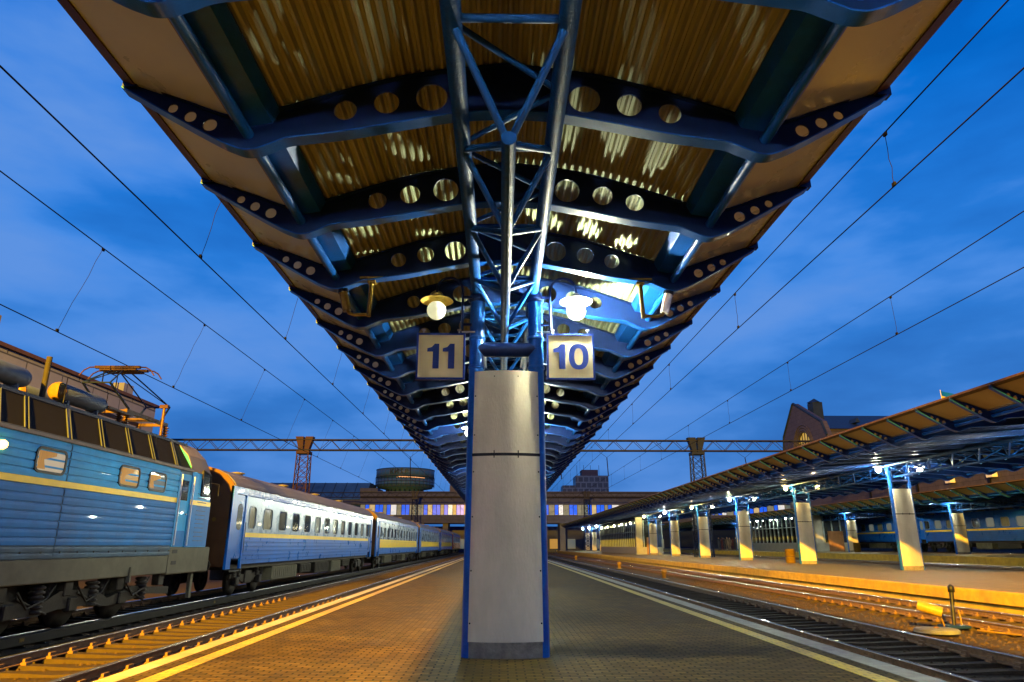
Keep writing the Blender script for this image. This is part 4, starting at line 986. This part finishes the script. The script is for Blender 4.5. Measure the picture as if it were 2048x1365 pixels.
for y in (82.5, 90.5): MB().box(-.75, -.02, y, y + 1.1, 9.4, 10.2, .04).build('air_conditioner', M['white'], sb)
gb = thing('gabled_hall', 'tall steep gabled station hall with arched window lit yellow and dark roof', 'station building', (61.7, 0, 0)); gb.scale = (1, 1, 1.066)
out_ = [(148.2, 0), (148.2, 19.6), (147.4, 22.6), (141.2, 28.2), (140.6, 28.2), (129.2, 22.9), (127.6, 20.2), (127.6, 0)]
arc = lambda q: [(138.2 + 3.4 * q * math.cos(a_), 18.6 + 3.6 * q * math.sin(a_)) for a_ in [PI * k / 18 for k in range(19)]]
a = MB(); a.prism(out_, 0, 1.0, 'x', [arc(1) + [(134.8, 12.5), (141.6, 12.5)]]); a.build('gable_wall', M['gable'], gb)
for q in (1.10, 1.24, 1.38): MB().path([(-.06, y_, z_) for y_, z_ in arc(q)], .13, 5).build('arch_moulding', M['gable'], gb)
for p_, q_ in zip(out_[1:6], out_[2:7]): MB().tube((-.05, *p_), (-.05, *q_), .22, 6).build('gable_coping', M['slate'], gb)
MB().box(.5, .6, 134.8, 141.6, 12.5, 22.2).build('arched_window', mat('lit_arch_glass', (.3, .2, .05), .3, var=.5, scale=.8, emit=(1, .66, .12), es=.40), gb)
a = MB()
for y_ in (135.8, 137.0, 138.2, 139.4, 140.6): a.box(.40, .49, y_ - .1, y_ + .1, 12.5, 22.2)
for z_ in (14.5, 16.5, 18.5, 20.2): a.box(.41, .485, 134.8, 141.6, z_ - .08, z_ + .08)
a.build('window_bars', M['black'], gb)
a = MB(); a.loft([[(x_, 128.2, 21.4), (x_, 140.9, 25.9), (x_, 148, 21.4)] for x_ in (1.003, 56)]); a.build('roof', M['slate'], gb); MB().box(1.003, 56, 128.8, 147.6, 0, 21.4).build('side_wall', M['gable'], gb)
MB().box(2.6, 4.6, 137.5, 140, 24, 28.0).build('chimney', M['slate'], gb); a = MB(); a.lathe([(1.7, 28.0), (.05, 28.9)], (3.6, 138.75, 0), 4); a.build('chimney_cap', M['slate'], gb)
for x_ in (8, 14, 20): a = MB(); a.loft([[(x_ - .5, 131, 23.0), (x_ + .5, 131, 23.0), (x_, 131, 23.9)], [(x_ - .5, 134, 23.0), (x_ + .5, 134, 23.0), (x_, 134, 23.9)]]); a.build('dormer', M['slate'], gb)
fg = thing('flag', 'small blue and yellow flag on a pole above the far canopy', 'flag', (60.5, 91, 15.0))
MB().tube((0, 0, 0), (0, 0, 7.0), .05, 6).build('flagpole', M['white'], fg)
for nm_, zz_, m_ in (('blue_stripe', 6.2, 'cblue'), ('yellow_stripe', 5.5, 'ystripe')):
    a = MB(); pts = [(.05 + .35 * k, .12 * math.sin(k * 1.1), zz_ - .10 * k) for k in range(9)]
    a.loft([[(x_, y_, z_) for x_, y_, z_ in pts], [(x_, y_, z_ + .7) for x_, y_, z_ in pts]], False, True, False); a.build(nm_, M[m_], fg)

# ------------------------------------------------------------------ glazed stair pavilions
def pavilion(label, x0, x1, y0, y1, z0, h, npan, lamp_m):
    t = thing('stair_pavilion', label, 'pavilion', (x0, y0, z0), 0, 'glazed stair pavilions'); W = x1 - x0; L = y1 - y0
    MB().box(0, W, .0, L, 0, 1.0, .03).build('base_wall', M['pavwall'], t)
    MB().box(.12, W - .12, .12, L - .12, 1.003, h - .25).build('glazing', M['glass'], t)
    MB().box(-.1, W + .1, -.1, L + .1, h - .247, h).build('roof', M['gantryblue'], t)
    c = 0
    for k in range(npan + 1):
        y = L * k / npan; MB().box(.02, .118, y - .04, y + .04, 1.003, h - .25).build('mullion', M['frame'], t)
    for k in range(5):
        x = W * k / 4; MB().box(x - .05, x + .05, .02, .117, 1.003, h - .25).build('end_mullion', M['frame'], t)
    MB().box(-.02, .119, .1, L - .1, h * .62, h * .62 + .06).build('transom', M['frame'], t)
    MB().box(-.35, .55, -.7, -.103, -.01, h + .1).build('end_pillar', M['pavwall'], t)
    MB().box(W * .35, W * .8, -.04, .018, .0, 2.3).build('door', M['brown'], t)
    for k in range(5):
        a = MB(); y = L * (k + .5) / 5; a.lathe([(.001, -.14), (.10, -.10), (.14, 0), (.10, .1), (.001, .14)], (-.25, y, h - .55), 12); a.build('wall_lamp', lamp_m, t)
pl = glow('pavilion_lamp_warm', (1, .85, .45), 60.); pl2 = glow('pavilion_lamp_white', (.95, 1, .85), 60.)
pavilion('glazed stair pavilion with pale end pillar on the far platform', 19.4, 22.9, 99.8, 137, .27, 4.9, 22, pl)
pavilion('glazed stair pavilion with brown door on the third platform', 37.0, 41.0, 82.5, 108, .80, 4.6, 18, pl2)

# ------------------------------------------------------------------ small things on the platforms and track
def bin_(x, y, z, r, h, label):
    t = thing('litter_bin', label, 'litter bin', (x, y, z), 0, 'yellow litter bins on the platforms')
    MB().lathe([(r * .9, 0), (r, .05), (r, h - .06), (r * 1.05, h - .05), (r * 1.05, h), (r * .85, h), (r * .8, h - .25)], n=18).build('drum', M['ochre'], t)
    MB().lathe([(.001, h * .2), (r * .82, h * .2)], n=18).build('liner', M['black'], t)
    MB().lathe([(r * 1.02, h * .45), (r * 1.02, h * .50)], n=18).build('band', M['trim'], t)
bin_(20.9, 51.2, .27, .33, .98, 'yellow round litter bin beside a far platform column')
bin_(36.6, 72.5, .80, .33, .95, 'small yellow litter bin on the third platform before the train')
sg = thing('ground_signal', 'black leaning post with a yellow tube lamp between the right tracks', 'ground signal', (10.8, 17.3, -.38))
MB().box(-.28, .28, -.22, .22, 0, .07, .015).build('base_plate', M['blue_dark'], sg)
MB().tube((0, 0, .05), (.10, .05, .80), .045, 10, .05).build('post', M['black'], sg)
a = MB(); a.lathe([(.02, .78), (.075, .80), (.075, .92), (.03, .97), (.001, .98)], (.105, .05, 0), 12); a.build('post_head', M['black'], sg)
a = MB(); a.tube((-.75, .10, .50), (-.34, -.18, .36), .125, 18, caps=False); a.face([(-.70 + .0, .07, .48)] * 3); a.build('lamp_tube', M['yellow'], sg)
MB().tube((-.345, -.176, .362), (-.332, -.184, .357), .118, 18).build('lamp_mouth', M['black'], sg)
MB().path([(-.38, -.14, .26), (-.33, -.12, .15), (-.30, -.1, .05)], .02, 6).build('lamp_stalk', M['ochre'], sg)
MB().path([(.16, .0, .40), (.17, -.03, .2), (.15, -.05, .06)], .018, 6).build('cable', M['ochre'], sg)
ld_ = thing('manhole_lid', 'round pale concrete lid on the ballast beside the black post', 'manhole lid', (9.85, 16.45, -.38))
MB().lathe([(.46, 0), (.46, .06), (.43, .085), (.08, .09), (.001, .09)], n=32).build('slab', M['concrete'], ld_); MB().lathe([(.06, .095), (.04, .12), (.001, .12)], n=12).build('lifting_knob', M['rust'], ld_)
for i, (x0_, y0_, x1_, y1_) in enumerate(((11.2, 16.9, 13.4, 13.0), (10.9, 16.6, 12.6, 12.4))):
    tag(MB().path([(x0_ + (x1_ - x0_) * k / 8 + random.uniform(-.05, .05), y0_ + (y1_ - y0_) * k / 8, -.355) for k in range(9)], .022, 6).build('ground_cable', M['ochre']), ('upper' if i == 0 else 'lower') + ' of two yellowish cables lying on ballast right of the post', 'cable', 'cables on the ballast')
for i, (x_, y_) in enumerate(((9.6, 42), (10.0, 60), (10.1, 95))):
    b_ = thing('marker_stub', ('low yellow marker stub between the right tracks, %s' % ('nearest of three', 'middle of three', 'farthest of three')[i]), 'marker', (x_, y_, -.38), 0, 'low yellow markers between the right tracks')
    MB().lathe([(.12, 0), (.12, .3), (.18, .32), (.18, .5), (.1, .56), (.001, .57)], n=14).build('stub', M['ochre'], b_); MB().box(-.2, .2, -.2, .2, 0, .05).build('foot', M['concrete'], b_)

# waiting passengers in the distance: one continuous skinned body each
def person_mesh(pose):
    J = {'pel': (0, 0, .95), 'chest': (0, .01, 1.32), 'neck': (0, 0, 1.50), 'head': (0, -.02, 1.62), 'top': (0, -.01, 1.74)}
    E_ = [('pel', 'chest'), ('chest', 'neck'), ('neck', 'head'), ('head', 'top')]; rad = {'pel': .16, 'chest': .17, 'neck': .06, 'head': .10, 'top': .07}
    for s, n_ in ((-1, 'l'), (1, 'r')):
        sw = pose * s * .14
        J.update({'hip' + n_: (s * .10, 0, .90), 'knee' + n_: (s * .11, -sw - .03, .50), 'ank' + n_: (s * .11, sw, .08), 'toe' + n_: (s * .12, sw - .17, .04),
                  'sh' + n_: (s * .19, .01, 1.42), 'elb' + n_: (s * .25, .03 + sw * .5, 1.14), 'wri' + n_: (s * .24, -.08 - sw * .5, .92), 'hand' + n_: (s * .23, -.12 - sw * .5, .82)})
        E_ += [('pel', 'hip' + n_), ('hip' + n_, 'knee' + n_), ('knee' + n_, 'ank' + n_), ('ank' + n_, 'toe' + n_), ('chest', 'sh' + n_), ('sh' + n_, 'elb' + n_), ('elb' + n_, 'wri' + n_), ('wri' + n_, 'hand' + n_)]
        rad.update({'hip' + n_: .12, 'knee' + n_: .075, 'ank' + n_: .05, 'toe' + n_: .045, 'sh' + n_: .085, 'elb' + n_: .06, 'wri' + n_: .04, 'hand' + n_: .035})
    ks = list(J); me = bpy.data.meshes.new('person_body'); me.from_pydata([J[k_] for k_ in ks], [(ks.index(a_), ks.index(b_)) for a_, b_ in E_], [])
    o = bpy.data.objects.new('person_body', me); col.objects.link(o); md = o.modifiers.new('skin', 'SKIN'); o.modifiers.new('sub', 'SUBSURF').levels = 1
    if not me.skin_vertices: 
        bpy.context.view_layer.objects.active = o
    for k_, sv in zip(ks, me.skin_vertices[0].data): sv.radius = (rad[k_], rad[k_]); sv.use_root = (k_ == 'pel')
    bpy.context.view_layer.update()
    r_ = bpy.data.meshes.new_from_object(o.evaluated_get(bpy.context.evaluated_depsgraph_get())); bpy.data.objects.remove(o)
    for p_ in r_.polygons: p_.use_smooth = True
    return r_
pm_ = [person_mesh(.3), person_mesh(1.0)]
pos = ['farthest left of the group', 'second from the left of the group', 'third from the left, walking', 'in the middle of the group', 'right of the middle in brown coat', 'second from the right of the group', 'farthest right of the group']
cl = ['dark blue', 'dark red', 'black', 'brown', 'brown', 'dark red', 'black']; ci = [0, 1, 2, 3, 3, 1, 2]
for i in range(7):
    y_ = 96 + (i * 1.9) % 5; p_ = 441 + 5.4 * i; x_ = p_ * y_ / 1425
    t = thing('person', 'person in %s clothes on the third platform, %s' % (cl[i], pos[i]), 'person', (x_, y_, .80), random.uniform(0, 6.28), 'passengers waiting on the third platform')
    me = pm_[i % 2].copy(); me.materials.clear(); me.materials.append(M['cloth%d' % ci[i]]); put('body', me, t)
    MB().lathe([(.001, 1.76), (.08, 1.73), (.11, 1.66), (.11, 1.60)], (0, .01, 0), 12).build('hair', M['hair'], t)
    MB().lathe([(.001, 1.55), (.06, 1.56), (.085, 1.62), (.08, 1.70)], (0, -.045, 0), 12).build('face', M['skin'], t)
